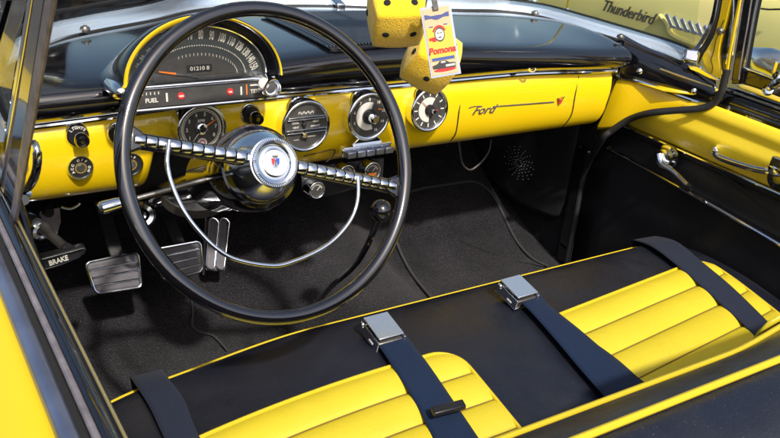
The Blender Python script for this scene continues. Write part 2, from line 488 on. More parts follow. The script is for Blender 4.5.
for (x, y, z) in [(85,28,1.002),(535.5,12.5,.999),(621,36,.99)]:
    p = U(x, y, 'Z', z); M = frame(p, (0,-.25,1), (0,1,0)); sc = MB()
    sc.lathe([(.0001,.0045),(.0035,.004),(.0055,.0015),(.0085,.0),(.009,-.004)], M, 16)
    sc.box((0,0,.0045), (.0065,.0012,.0012), M)
    sc.build('moulding_screw', STEEL, mo)
cl = MB(); p = U(338, 3, 'Z', 1.0); cl.box((0,0,0), (.022,.034,.010), frame(p, (0,-.2,1), (0,1,0)))
cl.build('centre_clip', CH, mo, bevel=.003)
# chrome corner at the passenger end
cc = MB()
pa = [U(683,53,'X',.675), U(694,50,'X',.685), U(702,52,'X',.69)]
cc.box((0,0,0), (.032,.030,.022), frame(U(691,57,'X',.675), (-.6,-.5,.62)))
cc.build('moulding_corner', CH, mo, bevel=.006)
MB().slab([U(x,y,'X',.68) for x,y in [(686,64),(697,66),(710,74),(719,80)]], [U(x,y,'X',.68) for x,y in [(690,70),(700,74),(710,79),(718,81.5)]], (.01,0,0)).build('corner_fillet', CH, mo, bevel=.003)

# ------------------------------------------------------------------ side cowl panel (passenger end of the dash)
def lerp_x(px, a=.612, b=.70): return a + (b-a)*max(0, min(1, (px-606)/(715-606)))
upper = [(622,38),(640,48),(660,57),(680,66),(700,74),(717,83)]
midc  = [(617,76.5),(636,80),(656,86.5),(676,94),(696,101),(712,107.5)]
lower = [(594,131),(612,129),(632,119.5),(660,112),(690,110),(712,108)]
def sx(x, y, off=0): return U(x, y, 'X', lerp_x(x)+off)
ua = crom([sx(*p) for p in upper], 5); ub = [p + Vector((.02,.02,.006)) for p in ua]; mb_ = crom([sx(*p) for p in midc], 5); lc = crom([sx(*p) for p in lower], 5)
mid_b = [a.lerp(b, .5)+Vector((-.006,-.004,0)) for a, b in zip(ua, mb_)]
cowl = MB().grid([ub, ua, mid_b, mb_]).build('cowl_side_trim', BG, car, subsurf=1, solid=.003)
mid_y = [a.lerp(b, .5)+Vector((-.004,-.006,0)) for a, b in zip(mb_, lc)]
yw = MB().grid([mb_, mid_y, lc]).build('dash_end_panel', YEL, car, subsurf=1, solid=.003)
MB().tube([p+Vector((-.003,-.002,0)) for p in mb_], .0042, 8).build('chrome_strip', CH, cowl)
MB().tube([sx(x,y,-.003) for x,y in [(627,44),(626,54),(622,66),(618,77)]], .0016, 6).build('trim_seam', GAP, cowl)
MB().tube([sx(x,y,-.004) for x,y in [(660,69),(680,76),(700,83),(712,87)]], .0022, 8).build('trim_bead', BRZ, cowl)
sc = MB()
for x, y in [(639.5,71.5),(694,91.5)]:
    p = sx(x, y, -.006); M = frame(p, (-.7,-.7,.1)); MB().lathe([(.0001,.003),(.0035,.0025),(.0045,0),(.0062,-.001),(.0064,-.004)], M, 16).build('trim_screw', CH, cowl)

# ------------------------------------------------------------------ passenger A-pillar
def strip(name, L_, R_, X, th, m, parent, bev=.002):
    n = 8
    a = crom([U(x, y, 'X', X) for x, y in L_], n); b = crom([U(x, y, 'X', X) for x, y in R_], n)
    return MB().slab(a, b, (th, 0, 0)).build(name, m, parent, bevel=bev)
pil = strip('windscreen_pillar', [(726,-20),(722,0),(718,21),(712,41),(702,57),(707,70),(718,81)], [(737,-20),(731,0),(726.5,20),(722,36),(719,52),(720,68),(721,81)], .70, .012, YEL, car)
lab(pil, 'yellow painted windscreen pillar on the far side')
strip('pillar_chrome', [(717,-20),(714,0),(709,22),(699,41),(691,50),(684,56)], [(721,-20),(718,0),(713,23),(704,42),(696,52),(689,60)], .695, .012, CH, pil)
strip('pillar_gasket', [(721,-20),(718,0),(713,23),(704,42),(697,52),(690,60)], [(724,-20),(721,0),(716,23),(708,42),(700,55),(696,64)], .700, .012, RUB, pil)
strip('pillar_weatherstrip', [(737,-20),(731,0),(726.5,20),(722,36),(719,52),(720,68),(721,84)], [(743,-20),(738,0),(734,20),(731,36),(729,52),(727,68),(725,84)], .706, .012, BG, pil)
strip('pillar_bead', [(743,-20),(738,0),(734,20),(731,36),(728,52),(725.5,68),(723,84)], [(745,-20),(740.5,0),(736.5,20),(733.5,36),(730.5,52),(728,68),(725.5,84)], .698, .004, YEL, pil, .001)
strip('pillar_reveal', [(731.5,-20),(731.5,10),(729,30),(727,50),(725,64)], [(733,-20),(733.5,10),(731.5,30),(729.5,50),(727.5,66)], .703, .006, CH, pil, .001)
p = U(720, 31, 'X', .699); M = frame(p, (-1,-.2,0)); MB().lathe([(.0001,.004),(.004,.0035),(.006,.001),(.008,0),(.009,-.003)], M, 16).build('pillar_screw', STEEL, pil)
# crack line in the paint
MB().tube([U(x,y,'X',.6995) for x,y in [(724,20),(719,32),(716,40),(714,50),(711,60),(713,68),(711,76)]], .0009, 5).build('paint_crack', GAP, pil)

# vent window frame of the passenger door
door = MB()
def dx(z, y):    # inner surface x of the passenger door
    pts = [(.34,.695),(.45,.690),(.64,.690),(.675,.688),(.70,.680),(.715,.682),(.745,.690),(.757,.688),(.768,.682),(.79,.668),(.82,.662),(.835,.668),(.845,.672),(.865,.668),(.880,.676),(.890,.690),(.905,.690),(.925,.700),(.935,.712)]
    for (a, b), (c, d) in zip(pts[:-1], pts[1:]):
        if a <= z <= c: return b + (d-b)*(z-a)/(c-a)
    return .69
def yf(z):
    pts = [(.3,.425),(.66,.425),(.70,.405),(.735,.375),(.763,.345),(.80,.30),(.84,.245),(.865,.19),(.885,.14),(.94,.118)]
    for (a, b), (c, d) in zip(pts[:-1], pts[1:]):
        if a <= z <= c: return b + (d-b)*(z-a)/(c-a)
    return .118
def zr(z): return z + .014*smooth(.70,.745,z)*(1-smooth(.90,.935,z)) + .004*smooth(.90,.935,z)
def door_patch(zs, off=0, ymin=-.95, ny=16):
    P = []
    for z in zs:
        y0 = yf(z)
        P.append([Vector((dx(z, 0)+off, y0+(ymin-y0)*(j/ny), zr(z))) for j in range(ny+1)])
    return P
dlow = MB().grid(door_patch([.34,.40,.5,.6,.64,.66,.675,.69,.70,.715,.73,.745,.755])).build('passenger_door', BVD, car, solid=-.004)
lab(dlow, 'passenger door lined in black vinyl below and yellow above')
yp = MB().grid(door_patch([.7655,.775,.79,.805,.82,.828,.835,.84,.845,.855,.865,.874,.880,.885])).build('yellow_door_panel', YDV, dlow, solid=-.004, subsurf=1)
sil = MB().grid(door_patch([.8875,.892,.90,.91,.92,.928,.935])).build('door_sill', BG, dlow, solid=-.006, subsurf=1)
ymn = -.95
st = MB().tube([Vector((.680, y, .777)) for y in (.345,.1,-.3,ymn)], .003, 8); st.build('door_trim_bead', CH, dlow)
MB().tube([Vector((.696, y, .933)) for y in (.118,-.1,-.5,ymn)], .003, 8).build('sill_bead', CH, dlow)
# lower chrome spear
tp = [U(x, y, 'X', .672) for x, y in [(608,147.5),(640,165),(680,187.5),(720,210),(780,245)]]
ext = tp[-1] + (tp[-1]-tp[-2])*4
MB().tube(tp[:3], [.0028,.003,.003], 8).tube(tp[2:]+[ext], [.0045,.005,.005,.005], 10).build('chrome_spear', CH, dlow)
MB().tube([tp[0]+Vector((-.001,0,.0005))], .005) if False else None
MB().lathe([(.0001,.004),(.004,.003),(.0055,0),(.006,-.004)], frame(U(608,147.5,'X',.674), (-1,0,.1)), 14).build('spear_end', CH, dlow)
# padded crease line on black panel
MB().slab([U(x,y,'X',.684) for x,y in [(712,166),(740,186),(790,226)]], [U(x,y,'X',.684) for x,y in [(712,166.5),(742,191),(792,238)]], (.004,0,0)).build('armrest_crease', BVD, dlow, bevel=.002)
MB().grid(door_patch([.746,.752,.758,.7615], -.004)).build('door_belt_strip', BP, dlow, solid=-.004)
# window crank
wc = U(666, 157, 'X', .668); Mw = frame(wc, (-1,-.05,.05))
crk = MB().lathe([(.0001,.014),(.010,.014),(.018,.011),(.021,.004),(.027,.002),(.029,-.004)], Mw, 28).build('window_crank', CH, dlow)
k0 = wc + Vector((-.018,0,0)); k1 = U(690, 187, 'X', .640)
MB().tube(crom([k0+Vector((-.0,.004,.008)), k0+Vector((-.004,-.012,-.008)), k0.lerp(k1,.5), k1], 5), [.009]*4+[.0085]*4+[.007]*4+[.0065]*3+[.0065], 10, flat=.7).build('crank_arm', CH, dlow)
MB().lathe([(.0001,.020),(.006,.019),(.009,.013),(.008,.006),(.006,0)], frame(k1+Vector((.004,0,0)), (-1,-.2,.1)), 18).build('crank_knob', BG, dlow)
# pull handle
h = crom([U(x, y, 'X', .640) for x, y in [(715,150),(717,156),(735,163),(755,169),(768,171)]], 5)
MB().tube([U(716,148,'X',.665)]+h+[U(775,172,'X',.66)], .0068, 10, flat=.65, up=(1,0,0)).build('pull_handle', CH, dlow)
hb = U(777, 168, 'X', .650); MB().lathe([(.0001,.016),(.010,.014),(.016,.008),(.018,0)], frame(hb, (-1,-.1,.1)), 20).box((.004,.012,.008), (.03,.02,.014), frame(hb, (-1,-.1,.1))).build('handle_boss', CH, dlow, bevel=.002)
MB().lathe([(.012,.003),(.022,.003),(.026,0)], frame(U(779,178,'X',.666), (-1,0,.05)), 24).build('handle_escutcheon', BG, dlow)
p = U(713,156,'X',.664)
sc = MB()
for x, y in [(729,108.5)]:
    sc.lathe([(.0001,.003),(.0035,.0025),(.0045,0),(.0062,-.001),(.0064,-.004)], frame(U(x,y,'X',.688), (-1,-.3,.1)), 16)
sc.build('door_screw', CH, dlow)

# vent window frame
vf = strip('vent_window_frame', [(748,-20),(743.5,0),(740,25),(736,50),(731,84)], [(762,-20),(756,0),(751,25),(746.5,50),(741,84)], .705, .022, BG, car)
lab(vf, 'black vent window frame with bright edge lines')
strip('frame_bead', [(746,-20),(741.5,0),(738,25),(734,50),(729.5,80)], [(748,-20),(743.5,0),(739.6,25),(735.6,50),(731,80)], .7035, .006, ALU, vf, .001)
strip('frame_bead', [(756,-20),(750.5,0),(746.5,25),(742,50),(737.5,80)], [(757.5,-20),(751.7,0),(747.7,25),(743.2,50),(738.7,80)], .702, .006, ALU, vf, .001)
strip('frame_bead', [(762,-20),(756,0),(751,25),(746.5,50),(743,67)], [(763.2,-20),(757.2,0),(752.2,25),(747.7,50),(744.2,67)], .703, .006, CH, vf, .001)
MB().slab([U(x,y,'X',.704) for x,y in [(743,68),(757,73),(775,80),(800,90)]], [U(x,y,'X',.704) for x,y in [(741,84),(757,89),(775,96),(800,106)]], (.02,0,0)).build('frame_rail', BG, vf, bevel=.004)
MB().tube([U(x,y,'X',.703) for x,y in [(743,67.5),(757,72.5),(775,79.5),(800,89)]], .0014, 6).build('frame_bead', CH, vf)
gv = [[U(x,y,'X',.715) for x,y in [(744,70),(757,75),(775,82),(840,110)]], [U(x,y,'X',.715) for x,y in [(764,-30),(790,-30),(820,-30),(900,-30)]]]
MB().grid(gv).build('vent_glass', GLS, vf)
lt = MB(); a = U(768, 89, 'X', .690); b = U(775, 84, 'X', .680); c = U(784, 80, 'X', .680)
lt.tube([a, a.lerp(b,.5), b, c], [.006,.008,.009,.008], 10).lathe([(.0001,.006),(.008,.005),(.011,-.01)], frame(U(769,90,'X',.69), (-.7,-.6,.3)), 16)
lt.tube(crom([U(780,86,'X',.685), U(777,74,'X',.685), U(780,62,'X',.685)],4), [.008]*4+[.010]*4+[.010], 10)
lt.build('vent_latch', CH, vf)

# door opening weatherstrip (windlace)
wl = [(.682,.428,.33),(.682,.428,.50),(.682,.428,.62)] + [tuple(U(x,y,'X',lerp_x(x)-(.012 if x < 640 else .026))) for x,y in [(601,141),(612,130.5),(630,119),(650,113),(675,110.5),(700,108.5),(714,103),(721,93),(723,86),(727,70)]]
MB().tube(crom(wl, 6), .0075, 12).build('windlace', RUB, car)
# door-opening upright beside the kick panel
MB().box((.70,.452,.50), (.03,.045,.36)).build('hinge_pillar', BG, car, bevel=.008)

# ------------------------------------------------------------------ kick panel, firewall, floor
kp = [[Vector((.655 + .03*smooth(.60,.47,y), y, z)) for z in zz] for y, zz in [(.87,(.52,.60,.68,.80)),(.78,(.475,.58,.68,.80)),(.70,(.455,.58,.68,.80)),(.60,(.45,.57,.68,.80)),(.52,(.45,.57,.68,.80)),(.475,(.45,.57,.68,.80))]]
kick = MB().grid(kp).build('kick_panel', BVD, car, solid=.006, subsurf=1)
lab(kick, 'black kick panel with round pattern of speaker holes')
MB().box((.705,.69,.55), (.02,.52,.5)).build('side_lining', CPT, car, bevel=.004)
ho = MB()
kc = U(518.5, 163, 'X', .651)
for k in range(16):
    for j in range(1, 6):
        rr = .0085*j + (.002 if k % 2 else 0); a = 2*math.pi*k/16 + j*.06
        ho.lathe([(.0001,.0012),(.0014,.0008),(.0016,-.001)], frame(kc + Vector((0, rr*math.cos(a)*1.35, rr*math.sin(a))), (-1,0,0)), 6)
ho.build('speaker_perforations', CHB, kick)

flr = []
for y, z in [(-.9,.335),(-.3,.335),(.3,.335),(.52,.340),(.62,.37),(.72,.43),(.84,.52),(.90,.60),(.92,.70),(.93,.95)]:
    row = []
    for i in range(57):
        x = -.70 + i*.025
        hump = .125*math.exp(-((x-.03)/.15)**4)*(1-smooth(.88,.93,y)) 
        row.append(Vector((x, y, z + hump)))
    flr.append(row)
cpt = MB().grid(flr).build('carpet', CPT, car, subsurf=1, solid=.01)
lab(cpt, 'black cut-pile carpet on the floor and toe board')
def fz(x, y):
    pts = [(-.9,.335),(-.3,.335),(.3,.335),(.52,.340),(.62,.37),(.72,.43),(.84,.52),(.90,.60)]
    for (a,b),(c,d) in zip(pts[:-1], pts[1:]):
        if a <= y <= c: z = b+(d-b)*(y-a)/(c-a); break
    else: z = .60
    return z + .125*math.exp(-((x-.03)/.15)**4)*(1-smooth(.88,.93,y))
def on_floor(px, py, lift=.012):
    p = U(px, py, 'Z', .40)
    for _ in range(30):
        d = ray(px, py).normalized()
        err = p.z - (fz(p.x, p.y)+lift)
        p = p + d*err*.7
    return p
# floor mats with bound edges
mat_px = [(436,303),(411,272),(396,240),(394,215),(401,197),(420,189),(445,185),(468,181.5),(480,184),(490,192),(500,208),(508,225),(518,243),(532,258),(548,266)]
mp = crom([on_floor(x, y, .020) for x, y in mat_px], 4)
ctr = on_floor(455, 240, .012)
mm = MB(); n = len(mp)
vv = []
for t in (0, .2, .4, .6, .8, 1.):
    for p in mp:
        q = ctr.lerp(p, t); vv.append(Vector((q.x, q.y, fz(q.x, q.y)+.016)))
ff = [(r_*n+i, r_*n+i+1, (r_+1)*n+i+1, (r_+1)*n+i) for r_ in range(5) for i in range(n-1)]
mm.add(vv, ff); mt = mm.build('floor_mat', CPT, car)
MB().tube(mp, .0036, 8).build('mat_binding', BP2, mt)
mp2 = crom([on_floor(x, y, .020) for x, y in [(190,293),(193,310),(192,325),(200,332),(212,335),(220,342),(227,350)]], 4)
MB().tube(mp2, .0024, 8).build('mat_binding', BP2, mt)
# side floor riser / rocker under the passenger door
MB().box((.70,-.25,.36), (.06,1.3,.06)).build('rocker_panel', BVD, car, bevel=.01)
# black tunnel cover seam, wire loop
MB().tube(crom([U(x,y,'Y',.45) for x,y in [(459,140),(459.6,148),(462,162),(466,168),(472,169.5),(481.5,162),(489,151),(491,140)]],4), .0022, 6).build('hanging_cable', STEEL, car)

# ------------------------------------------------------------------ steering wheel
t_, yw_ = .477, .064
WN = Vector((math.sin(yw_)*math.cos(t_), -math.cos(yw_)*math.cos(t_), math.sin(t_)))
WO = Vector((-.388, -.028, .965))
WA = Vector((math.cos(yw_), math.sin(yw_), 0)); WB = WN.cross(WA)
WM = Matrix(((WA.x,WB.x,WN.x,WO.x),(WA.y,WB.y,WN.y,WO.y),(WA.z,WB.z,WN.z,WO.z),(0,0,0,1)))
def wheel_arc(r, a0=0, a1=360, n=96, h=0):
    return [WM @ Vector((r*math.cos(R(a0+(a1-a0)*i/n)), r*math.sin(R(a0+(a1-a0)*i/n)), h)) for i in range(n if a1-a0 == 360 else n+1)]
rim = MB().tube(wheel_arc(.2004, n=128), .0100, 20, closed=True, up=WN).build('steering_wheel', BGR, car)
lab(rim, 'large glossy black steering wheel rim with two chrome ribbed spokes')
for sgn, a in ((1, -19.0), (-1, -17.0)):
    Ms = WM @ RZ(R(a) + (0 if sgn > 0 else math.pi))
    und = MB().box((.118,0,-.010), (.155,.020,.012), Ms, taper=1).build('spoke', BGR, rim, bevel=.004)
    rbs = MB(); n = 11
    for i in range(n):
        r0 = .030 + i*(.158/n); w = .158/n
        hw = .0094 - .002*i/n
        ring = []
        for rr_ in (r0+.0005, r0+.0022, r0+w-.0030, r0+w-.0014):
            k_ = .90 if rr_ in (r0+.0005, r0+w-.0014) else 1.
            ring.append([Ms @ Vector((rr_, hw*.92*k_*math.cos(R(q_)), -.004 + .0070*k_*math.sin(R(q_)))) for q_ in range(-10, 191, 20)])
        rbs.grid(ring)
    rbs.build('spoke_cap', CH, rim, sharp=60)
    MB().prism([(.176,-.010),(.192,-.018),(.192,.018),(.176,.010)], -.009, .000, Ms).build('spoke_root', BGR, rim, bevel=.003)
hr_pl = [(-.139,.047),(-.149,.018),(-.147,-.013),(-.139,-.042),(-.126,-.068),(-.108,-.093),(-.084,-.112),(-.038,-.129),(-.004,-.129),(.031,-.123),(.060,-.112),(.088,-.092),(.104,-.068),(.114,-.038)]
hp = [WM @ Vector((x, y, .008 if 0 < i < 13 else .004)) for i, (x, y) in enumerate(hr_pl)]
MB().tube(crom(hp, 6), .0029, 12, up=WN).build('horn_ring', CH, rim)
bell = MB().lathe([(.0335,.004),(.036,.003),(.040,-.004),(.046,-.014),(.051,-.026),(.0535,-.038),(.054,-.046),(.050,-.050)], WM @ T(-.007,.0) @ Matrix.Scale(.92, 4), 64).build('hub_bell', CHB, rim)
MB().lathe([(.050,-.048),(.056,-.052),(.060,-.066),(.058,-.10),(.052,-.13),(.050,-.20)], WM, 48).build('column_shroud', BG, car)
# serrated ring + white dish + crest
sr = MB().lathe([(.026,.0045),(.0275,.0085),(.0305,.0095),(.0335,.007),(.0345,.002)], WM @ T(-.007,.0) @ Matrix.Scale(.92, 4), 64)
for i in range(72):
    sr.box((.0325,0,.0078), (.0042,.0014,.0022), WM @ T(-.007,.0) @ Matrix.Scale(.92, 4) @ RZ(2*math.pi*i/72))
sr.build('hub_ring', CH, rim)
MB().lathe([(.0178,.0046),(.0185,.0040),(.0215,.0026),(.024,.0030),(.0268,.006)], WM @ T(-.007,.0) @ Matrix.Scale(.92, 4), 64).build('hub_groove', CHB, rim)
MB().lathe([(.0001,.0075),(.012,.0070),(.0180,.0046)], WM @ T(-.007,.0) @ Matrix.Scale(.92, 4), 64).build('hub_dish', WHP, rim)
Mc = WM @ T(-.007, .000, .0072) @ RZ(R(-8))
cb = MB().prism([(-.0062,.0062),(.0062,.0062),(.0058,-.001),(.0035,-.0055),(0,-.0072),(-.0035,-.0055),(-.0058,-.001)], -.001, .0006, Mc)
cb.build('crest', CHB, rim)
MB().prism([(-.0054,.0050),(-.0008,.0050),(-.0030,-.0040),(-.0050,-.001)], .0006, .0012, Mc).build('crest_red', RED, rim)
MB().prism([(.0054,.0050),(.0008,.0050),(.0030,-.0040),(.0050,-.001)], .0006, .0012, Mc).build('crest_blue', BLU, rim)
cl_ = MB()
for dx_ in (-.002, 0, .002): cl_.box((dx_, .0068, .0012), (.0013,.0016,.001), Mc)
cl_.box((0,.0083,.001), (.008,.0008,.0012), Mc); cl_.box((0,-.001,.0012), (.0016,.0090,.0006), Mc)
cl_.build('crest_detail', STEEL, rim)
# column tube to the floor
pA = WM @ Vector((0,0,-.19)); pB = pA - WN*.62
MB().tube([pA, pA.lerp(pB,.5), pB], .026, 20).build('steering_column', BG, car)
# turn-signal lever
l0 = U(98, 209, 'Y', .06); l1 = U(134, 199, 'Y', .062); l2 = U(246, 168.5, 'Y', .075)
lv = MB().tube([l1, l1.lerp(l2,.5), l2], [.0034,.0034,.0036], 10).build('indicator_lever', STEEL, car)
MB().tube([l0, l0.lerp(l1,.1), l0.lerp(l1,.5), l1], [.0050,.0085,.0080,.0042], 14).build('lever_grip', CHB, lv)
# metal bracketry seen under the column
bk = MB()
c0 = U(196,193,'Y',.30)
bk.lathe([(.0001,.01),(.035,.012),(.046,.004),(.048,-.012),(.038,-.02)], frame(c0, (0,-.35,.93), (0,1,0)), 30, sx=1.2)
bk.tube([U(178,188,'Y',.25), U(215,182,'Y',.25)], .007, 10).tube([U(222,180,'Y',.24), U(236,186,'Y',.24)], .009, 10)
bk.build('column_clamp', STEEL, car)
MB().tube(crom([U(196,176,'Y',.27),U(212,170,'Y',.27),U(232,166,'Y',.27)],4), .006, 8).build('yellow_wire_loom', YPIPE, car)

# ------------------------------------------------------------------ speedometer pod
SC = Vector((-.387, .262, .9965)); SM = frame(SC, (0,-1,.12))
def arch(a, b, n=36, z0=0, lo=0):
    return [(a*math.cos(math.pi*i/n), b*math.sin(math.pi*i/n)+z0) for i in range(n+1)]
def loft_arch(mb, secs):
    """secs: list of (a, b, z0, depth)"""
    P = []
    for a, b, z0, d in secs:
        P.append([SM @ Vector((x, y, d)) for x, y in arch(a, b, z0=z0)])
    mb.grid(P)
hood = MB()
loft_arch(hood, [(.108,.075,0,-.002),(.110,.078,0,.010),(.117,.090,0,.034),(.121,.096,0,.040),(.127,.101,-.002,.036),(.133,.102,-.006,.015),(.138,.094,-.018,-.03),(.136,.075,-.03,-.09),(.121,.045,-.04,-.17),(.09,.01,-.04,-.24)])
pod = hood.build('speedometer', BG, car, subsurf=1)
lab(pod, 'hooded half-moon speedometer pod on the dash top')
bz = MB(); loft_arch(bz, [(.1075,.0745,0,.004),(.1085,.0755,0,.009),(.1105,.0775,0,.010),(.112,.079,0,.006)])
bz.build('inner_bezel', CH, pod)
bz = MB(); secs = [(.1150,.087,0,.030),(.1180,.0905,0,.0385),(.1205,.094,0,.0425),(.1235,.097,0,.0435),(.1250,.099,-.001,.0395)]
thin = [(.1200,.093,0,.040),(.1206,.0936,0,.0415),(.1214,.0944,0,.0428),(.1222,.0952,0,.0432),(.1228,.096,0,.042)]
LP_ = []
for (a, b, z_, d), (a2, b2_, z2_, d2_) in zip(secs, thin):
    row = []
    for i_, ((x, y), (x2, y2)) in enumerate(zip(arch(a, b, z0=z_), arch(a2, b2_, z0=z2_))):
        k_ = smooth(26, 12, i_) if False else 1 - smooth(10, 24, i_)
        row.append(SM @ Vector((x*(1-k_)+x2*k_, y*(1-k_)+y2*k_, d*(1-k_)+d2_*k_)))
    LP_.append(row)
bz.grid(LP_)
bz.build('hood_lip_reflection', YEL, pod)  # yellow reflection painted on as colour, thinning towards the right
MB().prism(arch(.109,.076)+[(-.109,-.006),(.109,-.006)], -.006, 0, SM).build('dial_face', PODF, pod)
ar = MB().prism(arch(.070,.036)+[(-.070,-.004),(.070,-.004)], .0006, .0016, SM); ar.build('inner_dial', GRYD, pod)
nm = MB()
for i in range(16):
    v = i*10; a = math.pi*(1 - (i+.7)/16.6)
    ca, sa = math.cos(a), math.sin(a)
    x, y = .0925*ca, .0630*sa
    an = math.atan2(sa*.0925*1.0, ca*.0630*1.0*1.3)
    text_mb(nm, str(v), .0185, SM @ T(x, y, .0014) @ RZ((an - math.pi/2)*.80), .0003, 0, .0005, .42)
for i in range(61):
    a = math.pi*(1 - (i+1)/62); big = i % 4 == 0
    nm.box((.0770*math.cos(a), .0475*math.sin(a), .0020), (.0016, .0016 if not big else .0022, .0006), SM @ T(0,0))
nm.build('dial_numerals', WHT, pod)
od = MB().box((.002,.013,.002), (.040,.011,.003), SM); od.build('odometer_window', BLK, pod, bevel=.001)
t2 = MB(); text_mb(t2, '01210 8', .0082, SM @ T(.002,.0128,.0040), .0002, 0, .0001, 1.15); t2.build('odometer_digits', WHT, pod)
t3 = MB()
for i in range(21):
    a = math.pi*(1 - i/20)*.62 + .1; t3.box((.064*math.cos(a)+.0, .034*math.sin(a), .0019), (.0008,.004,.0004), SM)
t3.build('inner_ticks', SIL, pod)
MB().tube([SM @ Vector((-.036,.007,.004)), SM @ Vector((-.062,.012,.004))], [.0018,.0010], 6).build('speed_needle', ORG, pod)
MB().tube([SM @ Vector((-.036,.007,.004)), SM @ Vector((-.0,.000,.004))], [.0014,.0018], 6).build('needle_tail', CHB, pod)
gl_ = MB().prism(arch(.1085,.0755)+[(-.1085,-.003),(.1085,-.003)], .0085, .0095, SM); gl_.build('dial_glass', GLC, pod)
# lower gauge bar
br = MB()
br.box((-.002,-.0225,.004), (.240,.034,.046), SM); bb = br.build('gauge_bar', BG, pod, bevel=.010, segs=4)
MB().tube([SM @ Vector((x,-.005,.030)) for x in (-.118,-.06,0,.06,.114)], .0028, 10).build('bar_lip', CHB, pod)
MB().tube([SM @ Vector((x,-.039,.027)) for x in (-.122,-.06,0,.06,.118)], .0032, 10).build('bar_lip', CHB, pod)
MB().box((-.002,-.022,.0272), (.226,.026,.002), SM).build('bar_face', GRYD, pod, bevel=.0005)
bt = MB()
text_mb(bt, 'FUEL', .0088, SM @ T(-.083,-.025,.0288), .0002, 0, .0002, 1.0)
text_mb(bt, 'TEMP', .0086, SM @ T(.083,-.0245,.0288), .0002, 0, .0002, .95)
for x in (-.060,.058,.109): MB().box((x,-.022,.0288), (.0028,.013,.0008), SM).build('gauge_mark', WHT, pod)
for i in range(5): bt.box((-.096+i*.006,-.0145,.0288), (.0012,.004,.0006), SM)
bt.box((.084,-.0145,.0288), (.022,.0022,.0006), SM)
bt.build('bar_lettering', WHT, pod)
for x in (-.038, .040):
    w = MB().lathe([(.0001,.0012),(.0050,.001),(.0057,0)], SM @ T(x,-.022,.0282), 20).build('warning_lamp', RED, pod)
wt = MB(); text_mb(wt, 'GEN', .0038, SM @ T(-.038,-.022,.0298), .0001, 0, .0002); text_mb(wt, 'OIL', .0042, SM @ T(.040,-.022,.0298), .0001, 0, .0002)
wt.build('lamp_lettering', WHT, pod)
MB().box((.0665,-.022,.0292), (.0016,.016,.0008), SM @ RZ(.02)).build('temp_needle', ORG, pod)
# chrome end caps of the pod
pe = MB().lathe([(.0001,.030),(.0085,.030),(.0095,.036),(.0125,.040),(.0150,.036),(.0155,.015),(.017,-.03),(.016,-.05)], frame(U(265,84.5,'Y',.235), (-.10,-1,.12)), 30)
pe.build('pod_end_cap', CH, pod)
MB().lathe([(.0001,0),(.0085,.0008),(.0090,-.001)], frame(U(264,83.5,'Y',.205), (-.10,-1,.12)), 24).build('end_cap_lens', SIL, pod)
MB().lathe([(.0001,.026),(.007,.025),(.011,.018),(.013,.0),(.014,-.04)], frame(U(118,90,'Y',.24), (-.10,-1,.12)), 24).build('pod_end_cap', CH, pod)

# ------------------------------------------------------------------ round dials and knobs
DN = (0,-1,.06)
def dmount(px, py, y=.325): return frame(U(px, py, 'Y', y), DN)

def ring_prof(Ro, wd=.0065, base=-.014, top=.003):
    c = Ro - wd/2
    return [(Ro+.0005, base), (Ro+.0003, top-.002)] + [(c + wd/2*math.cos(R(a)), top + wd*.62*math.sin(R(a))) for a in range(0, 181, 18)] + [(Ro-wd-.0005, -.001)]
# tachometer in a chrome cup
M = dmount(201, 128.5, .300)
tach = MB().lathe([(.0385,-.035)]+ring_prof(.0425,.0065,-.02,.004), M, 56).build('tachometer', CH, car)
lab(tach, 'round black rev counter with orange needle')
MB().disc(.0345, .001, M, 48).build('dial_face', GRYD, tach)
MB().disc(.0338, .0018, M, 48, inner=.0322).build('scale_ring', WHT, tach)
MB().disc(.0305, .0018, M, 48, inner=.0296).build('scale_ring', WHT, tach)
nn = MB()
for i in range(1, 9):
    a = R(215 - (i-1)*35); text_mb(nn, str(i), .0082, M @ T(.0245*math.cos(a), .0245*math.sin(a), .0022), .0002, 0, .0002)
text_mb(nn, 'RPM', .0066, M @ T(0,.0135,.0022), .0002, 0, .0002); text_mb(nn, 'x1000', .0052, M @ T(0,.0075,.0022), .0002, 0, .0001)
for i in range(33):
    a = R(220 - i*8.1); nn.box((.0312,0,.0022), (.0028,.0007,.0003), M @ RZ(a))
nn.build('dial_numerals', WHT, tach)
MB().tube([M @ Vector((0,0,.004)), M @ Vector((.024,.014,.004))], [.0016,.0007], 6).build('dial_needle', ORG, tach)
MB().tube([M @ Vector((0,0,.004)), M @ Vector((-.015,-.019,.004))], [.0009,.0005], 6).build('tell_tale_needle', WHT, tach)
MB().lathe([(.0001,.009),(.005,.009),(.0065,.007),(.0095,.006),(.0105,.003),(.0105,.001)], M, 28).build('dial_boss', CH, tach)
MB().lathe([(.0001,.002),(.008,.002),(.0082,.001)], M @ T(.001,-.024,.0), 20).build('dial_badge', WHP, tach)
b_ = MB().disc(.0052,.0026, M @ T(.001,-.024,0), 16, inner=.0036); b_.build('dial_badge_ring', RED, tach)

